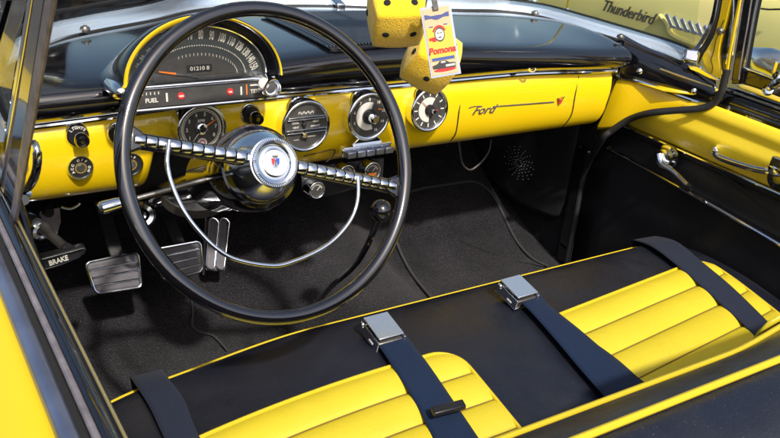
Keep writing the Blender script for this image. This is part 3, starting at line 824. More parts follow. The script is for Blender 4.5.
# heater control dial
M = dmount(305, 125.5, .306)
heat = MB().lathe(ring_prof(.0475,.0075,-.03), M, 60).build('heater_control', CH, car)
lab(heat, 'round heater control dial with horizontal chrome bars')
MB().disc(.042, .002, M, 48).build('dial_face', GRYD, heat)
hb_ = MB()
for yy, h in ((.0165,.0024),(.0125,.002),(-.0065,.0034),(-.0115,.0022)):
    w = math.sqrt(.0385**2 - yy**2); hb_.box((0,yy,.0045), (2*w,h,.004), M)
hb_.build('chrome_bar', CH, heat, bevel=.0006)
sl = MB().box((-.004,.004,.005), (.004,.016,.004), M).box((-.006,-.017,.005), (.003,.016,.004), M @ RZ(.25)).lathe([(.0001,.008),(.0035,.007),(.0045,.002)], M @ T(-.004,.003,0), 16).lathe([(.0001,.008),(.0035,.007),(.0045,.002)], M @ T(-.006,-.020,0), 16)
sl.build('slide_lever', BP, heat, bevel=.0006)
MB().box((0,-.012,.0075), (.006,.008,.003), M @ T(-.004,-.004)).build('lever_tip', BRZ, heat, bevel=.001)
ht = MB()
text_mb(ht, 'COOL', .0048, M @ T(-.020,.0065,.0028), .0001, 0, .0001); text_mb(ht, 'HEAT', .0048, M @ T(.020,.0065,.0028), .0001, 0, .0001)
text_mb(ht, 'VENT', .0048, M @ T(-.019,-.0015,.0028), .0001, 0, .0001); text_mb(ht, 'DEFROST', .0044, M @ T(.019,-.0015,.0028), .0001, 0, .0001)
for k in range(14): ht.box((-.014+k*.0022,.024+.0014*math.sin(k*1.7),.0028), (.0012,.0036,.0002), M)
ht.box((.012,-.020,.0028), (.016,.0008,.0002), M); ht.box((-.018,-.024,.0028), (.010,.0008,.0002), M)
ht.build('dial_lettering', SIL, heat)

# radio dial and push buttons
M = dmount(368, 116, .306)
rad = MB().lathe(ring_prof(.0455,.0075,-.03), M, 60).build('radio', CH, car)
lab(rad, 'round radio dial with five push buttons under it')
MB().disc(.038, .002, M, 48).build('dial_face', GRYD, rad)
dd = MB().lathe([(.012,.0035),(.026,.0032),(.0265,.002)], M, 48, a0=R(70), a1=R(290)); dd.build('silver_segment', SIL, rad)
nn = MB()
for i, s in enumerate(['5','6','7','8','10','12','14','16']):
    a = R(200 - i*37); text_mb(nn, s, .0075, M @ T(.0315*math.cos(a), .0315*math.sin(a), .0030), .0002, 0, .0002)
nn.build('dial_numerals', WHT, rad)
MB().box((.021,.014,.0035), (.007,.0022,.0008), M @ RZ(-.1)).build('dial_pointer', ORG, rad)
MB().lathe([(.0001,.014),(.011,.014),(.0135,.010),(.0145,.002)], M, 36).build('outer_knob', BP, rad)
MB().lathe([(.0001,.028),(.0060,.028),(.0085,.025),(.0090,.014),(.0075,.012)], M, 30).build('inner_knob', CH, rad)
MB().disc(.0058, .0285, M, 24).build('knob_cap', BRZ, rad)
pb = MB().box((-.004,-.0535,.004), (.104,.004,.018), M).box((-.004,-.0635,.002), (.106,.018,.014), M); pb.build('button_housing', CH, rad, bevel=.002)
for i in range(5): MB().box((-.044+i*.0200,-.0635,.014), (.0180,.0125,.022), M).build('push_button', DCH, rad, bevel=.0018)
MB().prism([(-.018,-.038),(.018,-.038),(.034,-.053),(-.034,-.053)], -.002, .004, M).build('dial_foot', CH, rad, bevel=.001)

# clock
M = dmount(428.5, 109.5, .308)
clk = MB().lathe(ring_prof(.0435,.007,-.03), M, 60).build('clock', CH, car)
lab(clk, 'round dashboard clock with silver centre and red hand')
MB().disc(.037, .002, M, 48).build('dial_face', GRYD, clk)
MB().lathe([(.001,.0035),(.024,.0032),(.0245,.002)], M, 48, a0=R(60), a1=R(270)).build('silver_segment', SIL, clk)
nn = MB()
for i in range(12):
    a = R(90-30*i); nn.box((.0305,0,.0026), (.0075,.0022,.0004), M @ RZ(a))
nn.build('hour_marks', WHT, clk)
MB().tube([M @ Vector((0,0,.006)), M @ Vector((-.022,.020,.006))], [.0010,.0005], 6).build('minute_hand', RED, clk)
MB().tube([M @ Vector((0,0,.006)), M @ Vector((.019,-.002,.006))], [.0014,.0006], 6).build('hour_hand', RED, clk)
MB().lathe([(.0001,.010),(.009,.010),(.0105,.006),(.011,.002)], M, 30).build('clock_boss', BLK, clk)
MB().lathe([(.0001,.017),(.0032,.017),(.0045,.014),(.0045,.008)], M @ T(.003,-.001), 20).build('set_knob', CH, clk)

# switch knobs
def knob(px, py, name, lbl, txt=None, big=1.0):
    M = dmount(px, py, .325)
    k = MB().lathe([(.0185*big,-.004),(.0185*big,.003),(.0165*big,.006),(.0125*big,.006),(.0120*big,.002)], M, 36).build(name, CH, car)
    lab(k, lbl)
    MB().disc(.0145*big, .0065, M, 30).build('escutcheon', BP, k)
    if txt:
        t = MB()
        for i, ch in enumerate(txt):
            a = R(90 + (len(txt)-1)*9.5 - i*19); text_mb(t, ch, .0058, M @ T(.0135*big*math.cos(a), .0135*big*math.sin(a), .0072) @ RZ(a-math.pi/2), .0002, 0, .0002)
        t.build('knob_lettering', WHT, k)
    kn = MB().lathe([(.004,.006),(.004,.018),(.0095,.020),(.0112,.024),(.0112,.034),(.0095,.038),(.0055,.0385),(.0045,.036),(.0001,.036)], M, 24)
    kn.build('knob', BG, k)
    MB().disc(.0035, .0368, M, 16).build('knob_cap', CH, k)
knob(77, 135, 'lights_switch', 'black pull knob with lettering on a chrome ring', 'LIGHTS')
knob(118, 133, 'wiper_switch', 'black pull knob half hidden behind the wheel rim')
knob(249.5, 114, 'lighter', 'black pull knob right of the rev counter')
def ignition(px, py, txt, lbl):
    M = dmount(px, py, .325)
    k = MB().lathe([(.021,-.004),(.021,.002),(.019,.006),(.0165,.006),(.016,.003)], M, 40).build('ignition_switch', CHB, car); lab(k, lbl)
    MB().disc(.0165, .0045, M, 36).build('escutcheon', BP, k)
    t = MB()
    for i, ch in enumerate(txt):
        if ch == ' ': continue
        a = R(90 + (len(txt)-1)*13 - i*26); text_mb(t, ch, .0055, M @ T(.0128*math.cos(a), .0128*math.sin(a), .0052) @ RZ(a-math.pi/2), .0002, 0, .0002)
    t.build('switch_lettering', WHT, k)
    MB().disc(.0092, .0056, M, 28, inner=.0066).build('switch_ring', BRZ, k)
    MB().lathe([(.0001,.007),(.005,.007),(.0064,.0055)], M, 24).box((0,0,.0074), (.0012,.007,.001), M).build('key_barrel', STEEL, k)
ignition(80, 167, 'ACC OFF ON', 'round ignition lock with brass ring on the dash')
ignition(130.5, 164, 'OFF', 'round switch mostly hidden behind the wheel rim')

# under-dash gauges
pn = MB(); pl = [U(x,y,'Y',.375) for x,y in [(300,168),(384,158),(383,181),(330,196),(308,199),(303,192)]]
Mp = frame(Vector((0,.375,0)), (0,-1,0)); inv = Mp.inverted()
ug = MB().prism([tuple((inv @ p)[:2]) for p in pl][::-1], -.004, 0, Mp).build('under_dash_gauges', BP, car, bevel=.001)
lab(ug, 'black plate with three small chrome gauges under the dash')
for i, (px, py, rr) in enumerate([(346.5,173.5,.0180),(372,171,.0190),(316.5,190,.0175)]):
    M = frame(U(px, py, 'Y', .352), (0,-1,.1))
    g = MB().lathe(ring_prof(rr,.0036,-.02,.002), M, 36).build('small_gauge', CH, ug)
    MB().disc(rr*.82, .001, M, 30).build('gauge_face', GRYD, ug)
    t = MB()
    for k in range(9):
        a = R(160-k*17.5); t.box((rr*.62,0,.0016), (rr*.2,rr*.06,.0003), M @ RZ(a))
    t.build('gauge_marks', WHT, ug)
    if i == 1: MB().prism([(-rr*.5,-rr*.2),(rr*.5,-rr*.2),(rr*.35,-rr*.5),(-rr*.35,-rr*.5)], .0012, .002, M).build('gauge_flag', ORG, ug)
    MB().tube([M @ Vector((0,0,.002)), M @ Vector((rr*.4,rr*.4,.002))], .0006, 5).build('gauge_needle', WHT, ug)
MB().lathe([(.012,.004),(.019,.006),(.024,.002),(.025,-.015)], frame(U(142,215,'Y',.37),(0,-1,.25)), 32, sx=1).lathe([(.0001,.004),(.006,.006),(.008,-.005)], frame(U(142,215,'Y',.37),(0,-1,.25)), 16).build('steering_bearing_ring', CHB, car)

# ------------------------------------------------------------------ gear lever
gb0 = U(381, 210.5, 'Y', .12)
gl1 = MB().tube(crom([gb0+Vector((0,0,-.01)), gb0+Vector((-.005,.05,-.12)), gb0+Vector((.0,.16,-.24)), gb0+Vector((.02,.26,-.36))], 6), .0055, 10).build('gear_lever', BG, car)
MB().lathe([(.0001,.019)]+[(.019*math.sin(R(a)), .019*math.cos(R(a))) for a in range(15,170,15)]+[(.005,-.018)], T(*gb0), 30).build('gear_knob', BG, gl1)

# ------------------------------------------------------------------ pedals
def pedal(c, Y, arm, name, lbl, tilt=.45):
    pts = [U(x, y, 'Y', Y) for x, y in c]
    o = sum(pts, Vector())/4; dxv = (pts[1]-pts[0] + pts[2]-pts[3]).normalized(); n0 = Vector((0,-1,tilt)).normalized()
    n = (n0 - dxv*n0.dot(dxv)).normalized(); u = n.cross(dxv)
    pts = [UP(x, y, o, n) for x, y in c]
    M = Matrix(((dxv.x,u.x,n.x,o.x),(dxv.y,u.y,n.y,o.y),(dxv.z,u.z,n.z,o.z),(0,0,0,1))); inv = M.inverted()
    q = [inv @ p for p in pts]                       # TL TR BR BL
    ped = MB().prism([(p.x, p.y) for p in q][::-1], -.012, 0, M).build(name, PADR, car, bevel=.006, segs=3); lab(ped, lbl)
    fr = MB(); ins = .003
    loop = []
    ctr_ = sum(q, Vector())/4
    for i in range(4):
        a, b, d = q[i], q[(i+1) % 4], q[i-1]
        e1 = (b-a).normalized()*.008; e2 = (d-a).normalized()*.008
        loop += [a+e2, a+(e1+e2)*.35, a+e1]
    fr.tube([M @ Vector((p.x, p.y, .001)) for p in loop], .0026, 8, closed=True)
    for k in (1, 2, 3):
        t = k/4; a = q[0].lerp(q[3], t); b = q[1].lerp(q[2], t)
        fr.tube([M @ Vector((a.x+.003, a.y, .001)), M @ Vector((b.x-.003, b.y, .001))], .0022, 8)
    fr.build('pedal_trim', CHB, ped)
    ap = [U(x, y, 'Y', Y+d) for x, y, d in arm]
    ar_ = MB().sweep(crom(ap, 5), [(-.013,-.004),(.013,-.004),(.013,.004),(-.013,.004)], (0,-1,.3)); ar_.build('pedal_arm', STEEL2, ped, bevel=.002)
STEEL2 = mat('painted_steel', (.03,.028,.028), .45, .3, var=(25,.6), bump=(60,.3,.002))
pedal([(85,263),(137.5,252),(142,287),(96,294)], .50, [(100,200,.12),(105,215,.10),(112,240,.05),(118,258,.02)], 'clutch_pedal', 'left ribbed pedal with bright trim')
pedal([(150,250),(200,241),(203,271),(165,282)], .52, [(160,203,.12),(166,214,.10),(175,235,.05),(180,247,.02)], 'brake_pedal', 'right ribbed pedal partly behind the wheel rim')
# accelerator
c = [(207,218),(229,218),(226,271),(206,270)]
o = U(217.5, 244, 'Y', .62); n = Vector((0,-1,.75)).normalized(); dxv = Vector((1,0,0)); u = n.cross(dxv)
M = Matrix(((dxv.x,u.x,n.x,o.x),(dxv.y,u.y,n.y,o.y),(dxv.z,u.z,n.z,o.z),(0,0,0,1))); inv = M.inverted()
q = [inv @ UP(x, y, o, n) for x, y in c]
acc = MB().prism([(p.x, p.y) for p in q][::-1], -.012, 0, M).build('accelerator_pedal', PADR, car, bevel=.007, segs=3)
lab(acc, 'tall narrow accelerator pedal with two bright edged ribs')
tr = MB()
for f0, f1 in ((.03,.48),(.52,.97)):
    a = q[0].lerp(q[1], f0); b = q[0].lerp(q[1], f1); c_ = q[3].lerp(q[2], f1); d_ = q[3].lerp(q[2], f0)
    w = (b-a).length/2
    lp = [a+Vector((0,-w,0)), a.lerp(b,.2)+Vector((0,-w*.25,0)), a.lerp(b,.5), a.lerp(b,.8)+Vector((0,-w*.25,0)), b+Vector((0,-w,0)), c_+Vector((0,w,0)), d_.lerp(c_,.8)+Vector((0,w*.25,0)), d_.lerp(c_,.5), d_.lerp(c_,.2)+Vector((0,w*.25,0)), d_+Vector((0,w,0))]
    tr.tube([M @ Vector((p.x, p.y, .001)) for p in lp], .0020, 8, closed=True)
tr.build('pedal_trim', CHB, acc)
MB().tube([U(203,275,'Y',.66), U(206,200,'Y',.75)], .004, 8).build('throttle_rod', STEEL, acc)

# parking brake handle
pbk = [U(x, y, 'Y', .30) for x, y in [(40,259),(66,252.5),(84,247.5),(87,249),(85,254),(80,258),(60,266),(44,270)]]
Mp = frame(Vector((0,.30,0)), (0,-1,0)); inv = Mp.inverted()
hb2 = MB().prism([tuple((inv @ p)[:2]) for p in pbk][::-1], -.02, 0, Mp).build('parking_brake_handle', BP, car, bevel=.004, segs=3)
lab(hb2, 'black pull handle lettered BRAKE')
MB().tube([U(x,y,'Y',.2975) for x,y in [(42,259.5),(66,253.5),(84,248.5)]], .0012, 6).tube([U(x,y,'Y',.2975) for x,y in [(45,269.5),(62,264.5),(80,257)]], .0009, 6).build('handle_edge', CHB, hb2)
bt = MB(); pa, pb_ = U(50,263.5,'Y',.2985), U(67,258,'Y',.2985); text_mb(bt, 'BRAKE', .0125, aframe((pa+pb_)/2, pb_-pa, (0,-1,0)), .0004, 0, .0003, .8); bt.build('handle_lettering', WHT, hb2)
MB().tube([U(44,226,'Y',.40), U(54,238,'Y',.36), U(68,250,'Y',.31)], [.008,.0078,.0078], 14).build('brake_rod', STEEL, hb2)
MB().tube([U(66,248,'Y',.32), U(71,252,'Y',.305)], .010, 12).build('rod_collar', BP, hb2)
bk2 = MB().lathe([(.006,.012),(.010,.014),(.014,.010),(.016,-.01)], frame(U(39,231,'Y',.42),(.2,-1,.2)), 20).lathe([(.0001,.012),(.008,.013),(.012,.006),(.013,-.02)], frame(U(34,221,'Y',.43),(.2,-1,.2)), 20)
bk2.build('brake_pulley', CHB, hb2)
brk = MB(); pp = [U(x,y,'Y',.45) for x,y in [(40,212),(60,208),(61,222),(57,236),(48,240),(38,232)]]
Mp2 = frame(Vector((0,.45,0)), (0,-1,0)); inv2 = Mp2.inverted()
brk.prism([tuple((inv2 @ p)[:2]) for p in pp][::-1], -.004, 0, Mp2); brk.build('brake_bracket', ALU, hb2, bevel=.001)
MB().lathe([(.0001,.01),(.008,.01),(.010,0)], frame(U(48,211,'Y',.44),(0,-1,0)), 16).build('bracket_bolt', BLK, hb2)
MB().tube(crom([U(x,y,'Y',.36) for x,y in [(61,207),(70,209),(77,206),(80,203)]],4), .002, 6).build('dash_wire', CHB, car)

# ------------------------------------------------------------------ bench seat
def seat_front(x): # y of front edge
    return .095 - .045*smooth(-.25,-.64,x) - .03*smooth(.50,.66,x)
def seat_top(x, y):
    yf_ = seat_front(x); d = max(0, yf_-y)
    z = .618 + .010*math.exp(-((d-.12)/.14)**2) - .05*smooth(.15,.62,d)
    z -= .030*smooth(.55,.665,x)**1.5 + .030*smooth(-.52,-.70,x)**1.5
    if d < .045: z -= .022*(1-d/.045)**2
    return z
P = []
xsS = [-.69+i*.0273 for i in range(50)]
for x in xsS:
    yf_ = seat_front(x); row = []
    for d, dz in ((.03,-.25),(.0,-.18),(-.008,-.10),(-.010,-.06),(-.006,-.03),(0,-.006)):
        row.append(Vector((x, yf_-d, seat_top(x, yf_)+dz)))
    for d in (.004,.012,.025,.045,.08,.12,.17,.23,.30,.38,.46,.56,.64): row.append(Vector((x, yf_-d, seat_top(x, yf_-d))))
    P.append(row)
# close the right flank down to the floor
xr = xsS[-1]
P.append([Vector((p.x+.012, p.y*.98, min(p.z-.03, .58))) for p in P[-1]])
P.append([Vector((p.x+.002, p.y, .38)) for p in P[-1]])
seat = MB().grid(P).build('bench_seat', BV, car, subsurf=1)
lab(seat, 'black vinyl bench cushion with yellow pleated inserts')
MB().tube([Vector((x, seat_front(x)+.003, seat_top(x, seat_front(x))-.001)) for x in xsS], .0026, 8).build('seat_piping', YPIPE, seat)

def insert(xl, xr_, yfront, yback, name, lbl, cor=.045, corl=.004, shx=-.055):
    """pleated insert: pleats run across the car"""
    pitch = .058; ny = int((yfront-yback)/pitch*14); nx = 40; P = []
    def xlim(y):
        d = yfront - y
        e = lambda c: c - math.sqrt(max(0, c*c-(c-d)**2)) if d < c else 0
        return xl + e(corl) + shx*d*.35, xr_ - e(cor) + shx*d*.35
    def zz(x, y, a, b):
        yb0 = yfront - y + ylift(x)
        ph = ((yfront-y)/pitch) % 1.0
        pil = abs(math.sin(math.pi*ph))**.6
        edge = min(1, (x-a)/.012, (b-x)/.012) if b > a else 0
        edge = max(0, edge)**.5
        return seat_top(x, y+ylift(x)) + .0010 + .0088*pil*(.7+.3*edge)
    def ylift(x): return (-.030*(max(0, -.2-x)/.33)**2) if xl < -.3 else .040*(x-xl)/(xr_-xl)
    for i in range(ny+1):
        y = yfront - pitch*i/14; a, b = xlim(y)
        P.append([Vector((a+(b-a)*j/nx, y+ylift(a+(b-a)*j/nx), zz(a+(b-a)*j/nx, y, a, b))) for j in range(nx+1)])
    o = MB().grid(P).build(name, YV, seat, sharp=80); lab(o, lbl)
    st_ = MB(); k = 1
    while yfront - k*pitch > yback:
        y = yfront-k*pitch; a, b = xlim(y)
        st_.tube([Vector((x, y+ylift(x), seat_top(x, y+ylift(x))+.0022)) for x in [a+(b-a)*j/20 for j in range(21)]], .0011, 5); k += 1
    st_.build('pleat_seam', SEAM, seat)
    bd = []
    ys = [yback+(yfront-yback)*i/30 for i in range(31)]
    for y in ys: bd.append((xlim(y)[0], y))
    ce_ = [yfront - cor*(1-math.cos(R(t))) for t in range(0,91,10)]
    for j in range(1, 16):
        a, b = xlim(yfront); bd.append((a+(b-a)*j/16, yfront))
    for y in ce_: bd.append((xlim(y)[1], y))
    for y in reversed([yy for yy in ys if yy < yfront-cor]): bd.append((xlim(y)[1], y))
    MB().tube([Vector((x, y+ylift(x), seat_top(x, y+ylift(x))+.0035)) for x, y in bd], .0032, 8).build('insert_piping', YPIPE, seat)
insert(-.540, -.098, -.084, -.58, 'pleated_insert', 'yellow pleated insert on the driver side of the bench')
insert(.132, .560, -.078, -.58, 'pleated_insert', 'yellow pleated insert on the passenger side of the bench', cor=.04)

# seat back
def back_prof():
    return [(-.44,.585),(-.47,.70),(-.50,.82),(-.513,.868),(-.524,.886),(-.540,.905),(-.56,.924),(-.585,.939),(-.602,.944),(-.63,.942),(-.67,.928),(-.70,.90),(-.73,.84),(-.75,.70),(-.76,.45),(-.74,.36)]
def back_rise(x): return .020*smooth(-.08, .06, x)
P = []
for x in [-.66+i*.04 for i in range(34)]:
    e = smooth(-.60,-.68,x) + smooth(.60,.68,x)
    P.append([Vector((x, y + (.10 if z > .6 else 0)*e*.3, z - .05*e*(z > .8) + back_rise(x)*(z > .8)*(y > -.58))) for y, z in back_prof()])
sb = MB().grid(P).build('seat_back', BV, car, subsurf=1, solid=-.01)
lab(sb, 'black vinyl seat back with two yellow piping lines')
MB().tube([Vector((x, -.523, .888+back_rise(x))) for x in [-.62+i*.02 for i in range(63)]], .0036, 8).build('seat_back_piping', YPIPE, sb)
MB().tube([Vector((x, -.602, .9465)) for x in [-.62+i*.02 for i in range(63)]], .0036, 8).build('seat_back_piping', YPIPE, sb)
# yellow front insert of the seat back
P = []
for x in [-.0+i*.03 for i in range(19)]:
    P.append([Vector((x, y+.006, z+back_rise(x)*(z > .8)+.002)) for y, z in [(-.47,.70),(-.50,.82),(-.511,.868),(-.520,.888)]])
MB().grid(P).build('seat_back_insert', YV, sb, solid=.004)

# ------------------------------------------------------------------ belts
def belt(name, lbl, cpts, w, m, lift=.006, ends=True, parent=car, th=.0012):
    """cpts: left/right pixel pairs at the seat surface"""
    def onseat(px, py, lf):
        p = U(px, py, 'Z', .62)
        for _ in range(20):
            p = p + ray(px, py).normalized()*(p.z-(seat_top(p.x, p.y)+lf))*.8
        return p
    Lp = crom([onseat(*a, lift) for a, b in cpts], 6); Rp = crom([onseat(*b, lift) for a, b in cpts], 6)
    if ends:   # wrap over the front edge and hang down
        for Q in (Lp, Rp):
            p = Q[0]; yf_ = seat_front(p.x); Q[:0] = [Vector((p.x, yf_+.015, p.z-.14)), Vector((p.x, yf_+.015, p.z-.07)), Vector((p.x, yf_+.012, p.z-.026))]
    v = []; f = []; n = len(Lp); K = 6
    for a, b in zip(Lp, Rp):
        for k in range(K+1): v.append(a.lerp(b, k/K) + Vector((0,0,.0006*math.sin(math.pi*k/K))))
    for i in range(n-1):
        for k in range(K): f.append((i*(K+1)+k, i*(K+1)+k+1, (i+1)*(K+1)+k+1, (i+1)*(K+1)+k))
    me = bpy.data.meshes.new(name); me.from_pydata(v, [], f); me.update()
    uvl = me.uv_layers.new(name='UVMap'); ln = 0; acc_ = [0]
    for i in range(1, n): ln += (Lp[i]-Lp[i-1]).length; acc_.append(ln)
    for lp in me.loops:
        vi = lp.vertex_index; uvl.data[lp.index].uv = ((vi % (K+1))/K, acc_[vi//(K+1)]*20)
    me.shade_smooth(); me.materials.append(m)
    o = bpy.data.objects.new(name, me); col.objects.link(o); o.parent = parent; lab(o, lbl)
    d = o.modifiers.new('solid', 'SOLIDIFY'); d.thickness = th; d.offset = 0
    return o, Lp, Rp
belt('seat_belt', 'dark grey belt webbing nearest the driver door', [((130,377),(162,369)),((137,387),(169,379)),((150,408),(184,400)),((164,438),(199,436)),((180,470),(220,468))], .05, WEBG, lift=.011)
b2, l2_, r2_ = belt('seat_belt', 'navy belt with chrome buckle on the driver side', [((372,336),(402,330)),((379,346),(408,338)),((396,372),(428,364)),((416,404),(450,396)),((433,438),(477,436)),((442,460),(492,458))], .05, WEB, ends=False, lift=.0105)
b3, l3_, r3_ = belt('seat_belt', 'navy belt with chrome buckle left of the passenger insert', [((515,298),(540,292)),((528,309),(548,304)),((553,337),(580,330)),((580,369),(613,358)),((600,392),(645,383)),((620,416),(672,405))], .05, WEB, ends=False, lift=.0125)
belt('seat_belt', 'loose lower layer of the navy belt beside the passenger insert', [((544,316),(556,312)),((562,330),(588,338)),((585,350),(618,360)),((610,374),(648,387))], .05, WEBG, ends=False, lift=.0105)
belt('seat_belt', 'dark belt webbing beside the passenger door', [((632,240),(655,236)),((652,247),(677,242)),((680,268),(702,262)),((712,296),(732,287)),((750,331),(768,322)),((764,350),(786,340)),((784,378),(808,366)),((800,400),(826,386))], .05, WEBG, lift=.010)

def buckle(c4, z, belt_o, lbl):
    """c4: pixels of the top face: back-left, back-right, front-right, front-left"""
    pts = [U(x, y, 'Z', z) for x, y in c4]
    o = sum(pts, Vector())/4
    dx_ = (pts[1]-pts[0]+pts[2]-pts[3]).normalized(); n = Vector((0,-.20,1)); n = (n-dx_*n.dot(dx_)).normalized(); u = n.cross(dx_)
    M = Matrix(((dx_.x,u.x,n.x,o.x),(dx_.y,u.y,n.y,o.y),(dx_.z,u.z,n.z,o.z),(0,0,0,1)))
    W = ((pts[1]-pts[0]).length+(pts[2]-pts[3]).length)/2; H = ((pts[0]-pts[3]).length+(pts[1]-pts[2]).length)/2
    b = MB().box((0,.0,-.0245), (W,H*.98,.003), M).box((-W/2+.0015,0,-.015), (.003,H*.98,.020), M).box((W/2-.0015,0,-.015), (.003,H*.98,.020), M).box((0,H*.30,-.015), (W-.006,.004,.018), M)
    bo = b.build('buckle', CH, belt_o, bevel=.0015); lab(bo, lbl)
    MB().box((0,.001,-.0012), (W-.007,H-.006,.003), M).build('buckle_lid', CHB2, belt_o, bevel=.0012)
    MB().box((0,-H*.30,-.016), (W-.008,H*.3,.012), M).build('buckle_tongue', STEEL, belt_o, bevel=.002)
    Mh = M @ T(-W/2, H/2-.008, -.010) @ Matrix.Rotation(-math.pi/2, 4, 'Y')
    MB().lathe([(.0001,.0026),(.0045,.0024),(.0058,.0005),(.0060,-.001)], Mh, 20).build('hinge_pin', CH, belt_o)
    MB().box((-W/2-.0006,-.010,-.018), (.001,.012,.003), M).build('side_slot', WHP, belt_o, bevel=.0004)
CHB2 = mat('mirror_chrome', (.78,.84,.90), .08, .86, dirt=.08)
buckle([(360,319),(388,314),(408,330),(380,340)], .656, b2, 'chrome lift-lid buckle')
buckle([(499,281),(521,276),(541,290),(518,298)], .660, b3, 'chrome lift-lid buckle')
# plastic slider on belt 2
sp = [U(x, y, 'Z', .632) for x, y in [(430,411),(462,403),(466,410),(434,418)]]
MB().slab([sp[0], sp[1]], [sp[3], sp[2]], (0,0,.008)).build('belt_slider', BP, b2, bevel=.002)

# ------------------------------------------------------------------ driver's door top (seen along its sill)
def sillx(px, z): return U(px, 438, 'Z', z).x
lanes = [  # (px at image bottom from, to, z, name, material, height)
]
dd_y0, dd_y1 = -.75, .14
z0 = .93
prof_d = [(-.93,.45,YELX)]
def lane(xa, xb, zt, name, m, parent, hgt=.02, bev=.002, y1=dd_y1, y0=-.75):
    mb = MB(); mb.box(((xa+xb)/2, (y0+y1)/2, zt-hgt/2), (xb-xa, y1-y0, hgt)); return mb.build(name, m, parent, bevel=bev, segs=3)
X = {k: sillx(k, z0) for k in (58,62,80,90,97,115,125)}
# outer skin
P = []
for x, z in [(X[58]+.001,.928),(X[58]-.012,.930),(X[58]-.035,.922),(-.83,.90),(-.88,.85),(-.915,.76),(-.925,.62),(-.92,.48),(-.90,.36),(-.86,.30)]:
    P.append([Vector((x, y, z)) for y in (.20,0,-.2,-.4,-.6,-.8,-1.0)])
dr = MB().grid(P).build('driver_door', YELX, car, subsurf=1, solid=.004)
lab(dr, 'driver door top in yellow with chrome and black weatherstrips')
lane(X[58]+.0015, X[62]+.0015, .931, 'sill_gasket', RUB, dr, y1=.20)
MB().tube([Vector((X[80]-.0075, y, .928)) for y in (.20,-.2,-.8)], .0085, 14).build('outer_chrome_strip', DCH, dr)
lane(X[80]+.001, X[90]+.002, .926, 'fuzzy_channel', FELTB, dr, y1=.20)
MB().tube([Vector(((X[90]+X[97])/2+.0015, y, .932)) for y in (.20,-.2,-.8)], .0033, 10).build('inner_chrome_bead', ALU, dr)
MB().tube([Vector(((X[97]+X[115])/2+.002, y, .924)) for y in (.20,-.2,-.8)], .009, 14).build('black_sill_roll', BG, dr)
lane(X[115]+.003, X[125]+.002, .926, 'inner_sill', BG, dr, y1=.20, bev=.004)
MB().tube([Vector((X[125]+.001, y, .928)) for y in (.20,-.2,-.8)], .0016, 8).build('sill_bead', BRZ, dr)
# inner door panel facing the cabin
P = []
for x, z in [(X[125]+.003,.925),(X[125]+.012,.90),(X[125]+.018,.86),(X[125]+.02,.76),(X[125]+.004,.66),(X[125]+.002,.36)]:
    P.append([Vector((x, y, z)) for y in (.13,0,-.2,-.4,-.6,-.8,-1.0)])
MB().grid(P).build('inner_door_panel', BVD, dr, solid=-.004)

# driver's vent window bar, glass and hook
def dstrip(name, tops, bots, X_, th, m, parent, bev=.0015):
    a = [U(*tops[0],'X',X_), U(*bots[0],'X',X_)]; b = [U(*tops[1],'X',X_), U(*bots[1],'X',X_)]
    a.insert(0, a[0]+(a[0]-a[1])*.45); b.insert(0, b[0]+(b[0]-b[1])*.45)
    return MB().slab(a, b, (th,0,0)).build(name, m, parent, bevel=bev)
VX = -.705
bar = dstrip('vent_division_bar', [(33,0),(44,0)], [(-6,252),(6,246)], VX, .006, BG, car)
lab(bar, 'leaning vent window bar beside the driver')
dstrip('bar_fur_strip', [(30,0),(34.5,0)], [(-10,250),(-5,252)], VX+.003, .004, ALU, bar)
dstrip('bar_chrome_edge', [(44,0),(52.5,0)], [(5,246),(12,238)], VX-.002, .004, ALU, bar)
dstrip('bar_chrome_edge', [(27,0),(30.5,0)], [(-14,248),(-10,250)], VX, .004, CH, bar)
MB().grid([[U(26,0,'X',VX+.01), U(-14,248,'X',VX+.01)], [U(-60,0,'X',VX+.01), U(-60,248,'X',VX+.01)]]).build('vent_glass', GLS, bar)
dstrip('vent_front_frame', [(6,0),(13,0)], [(-30,120),(-23,124)], VX+.01, .015, CHB, bar)
hk = crom([U(x,y,'X',-.665) for x,y in [(34,141),(37,150),(37,166),(33,180),(26,190),(16,194),(8,193)]], 5)
MB().tube(hk, [.0025]*2+[.004]*4+[.0055]*8+[.006]*17, 12, flat=.8).build('vent_latch', CH, bar)
MB().lathe([(.0001,.006),(.004,.006),(.006,0),(.006,-.01)], frame(U(27,194,'X',-.662), (.3,-.8,.4)), 16).build('latch_pivot', CH, bar)
MB().tube([U(6,196,'X',-.675), U(24,200,'X',-.672)], .007, 12).build('latch_base', BG, bar)
# black door garnish + yellow hinge pillar running down from the latch
MB().slab([U(x,y,'X',-.69) for x,y in [(0,205),(14,199),(28,248),(45,300)]], [U(x,y,'X',-.69) for x,y in [(0,260),(6,240),(20,262),(40,310)]], (.01,0,0)).build('door_garnish', BG, dr, bevel=.003)

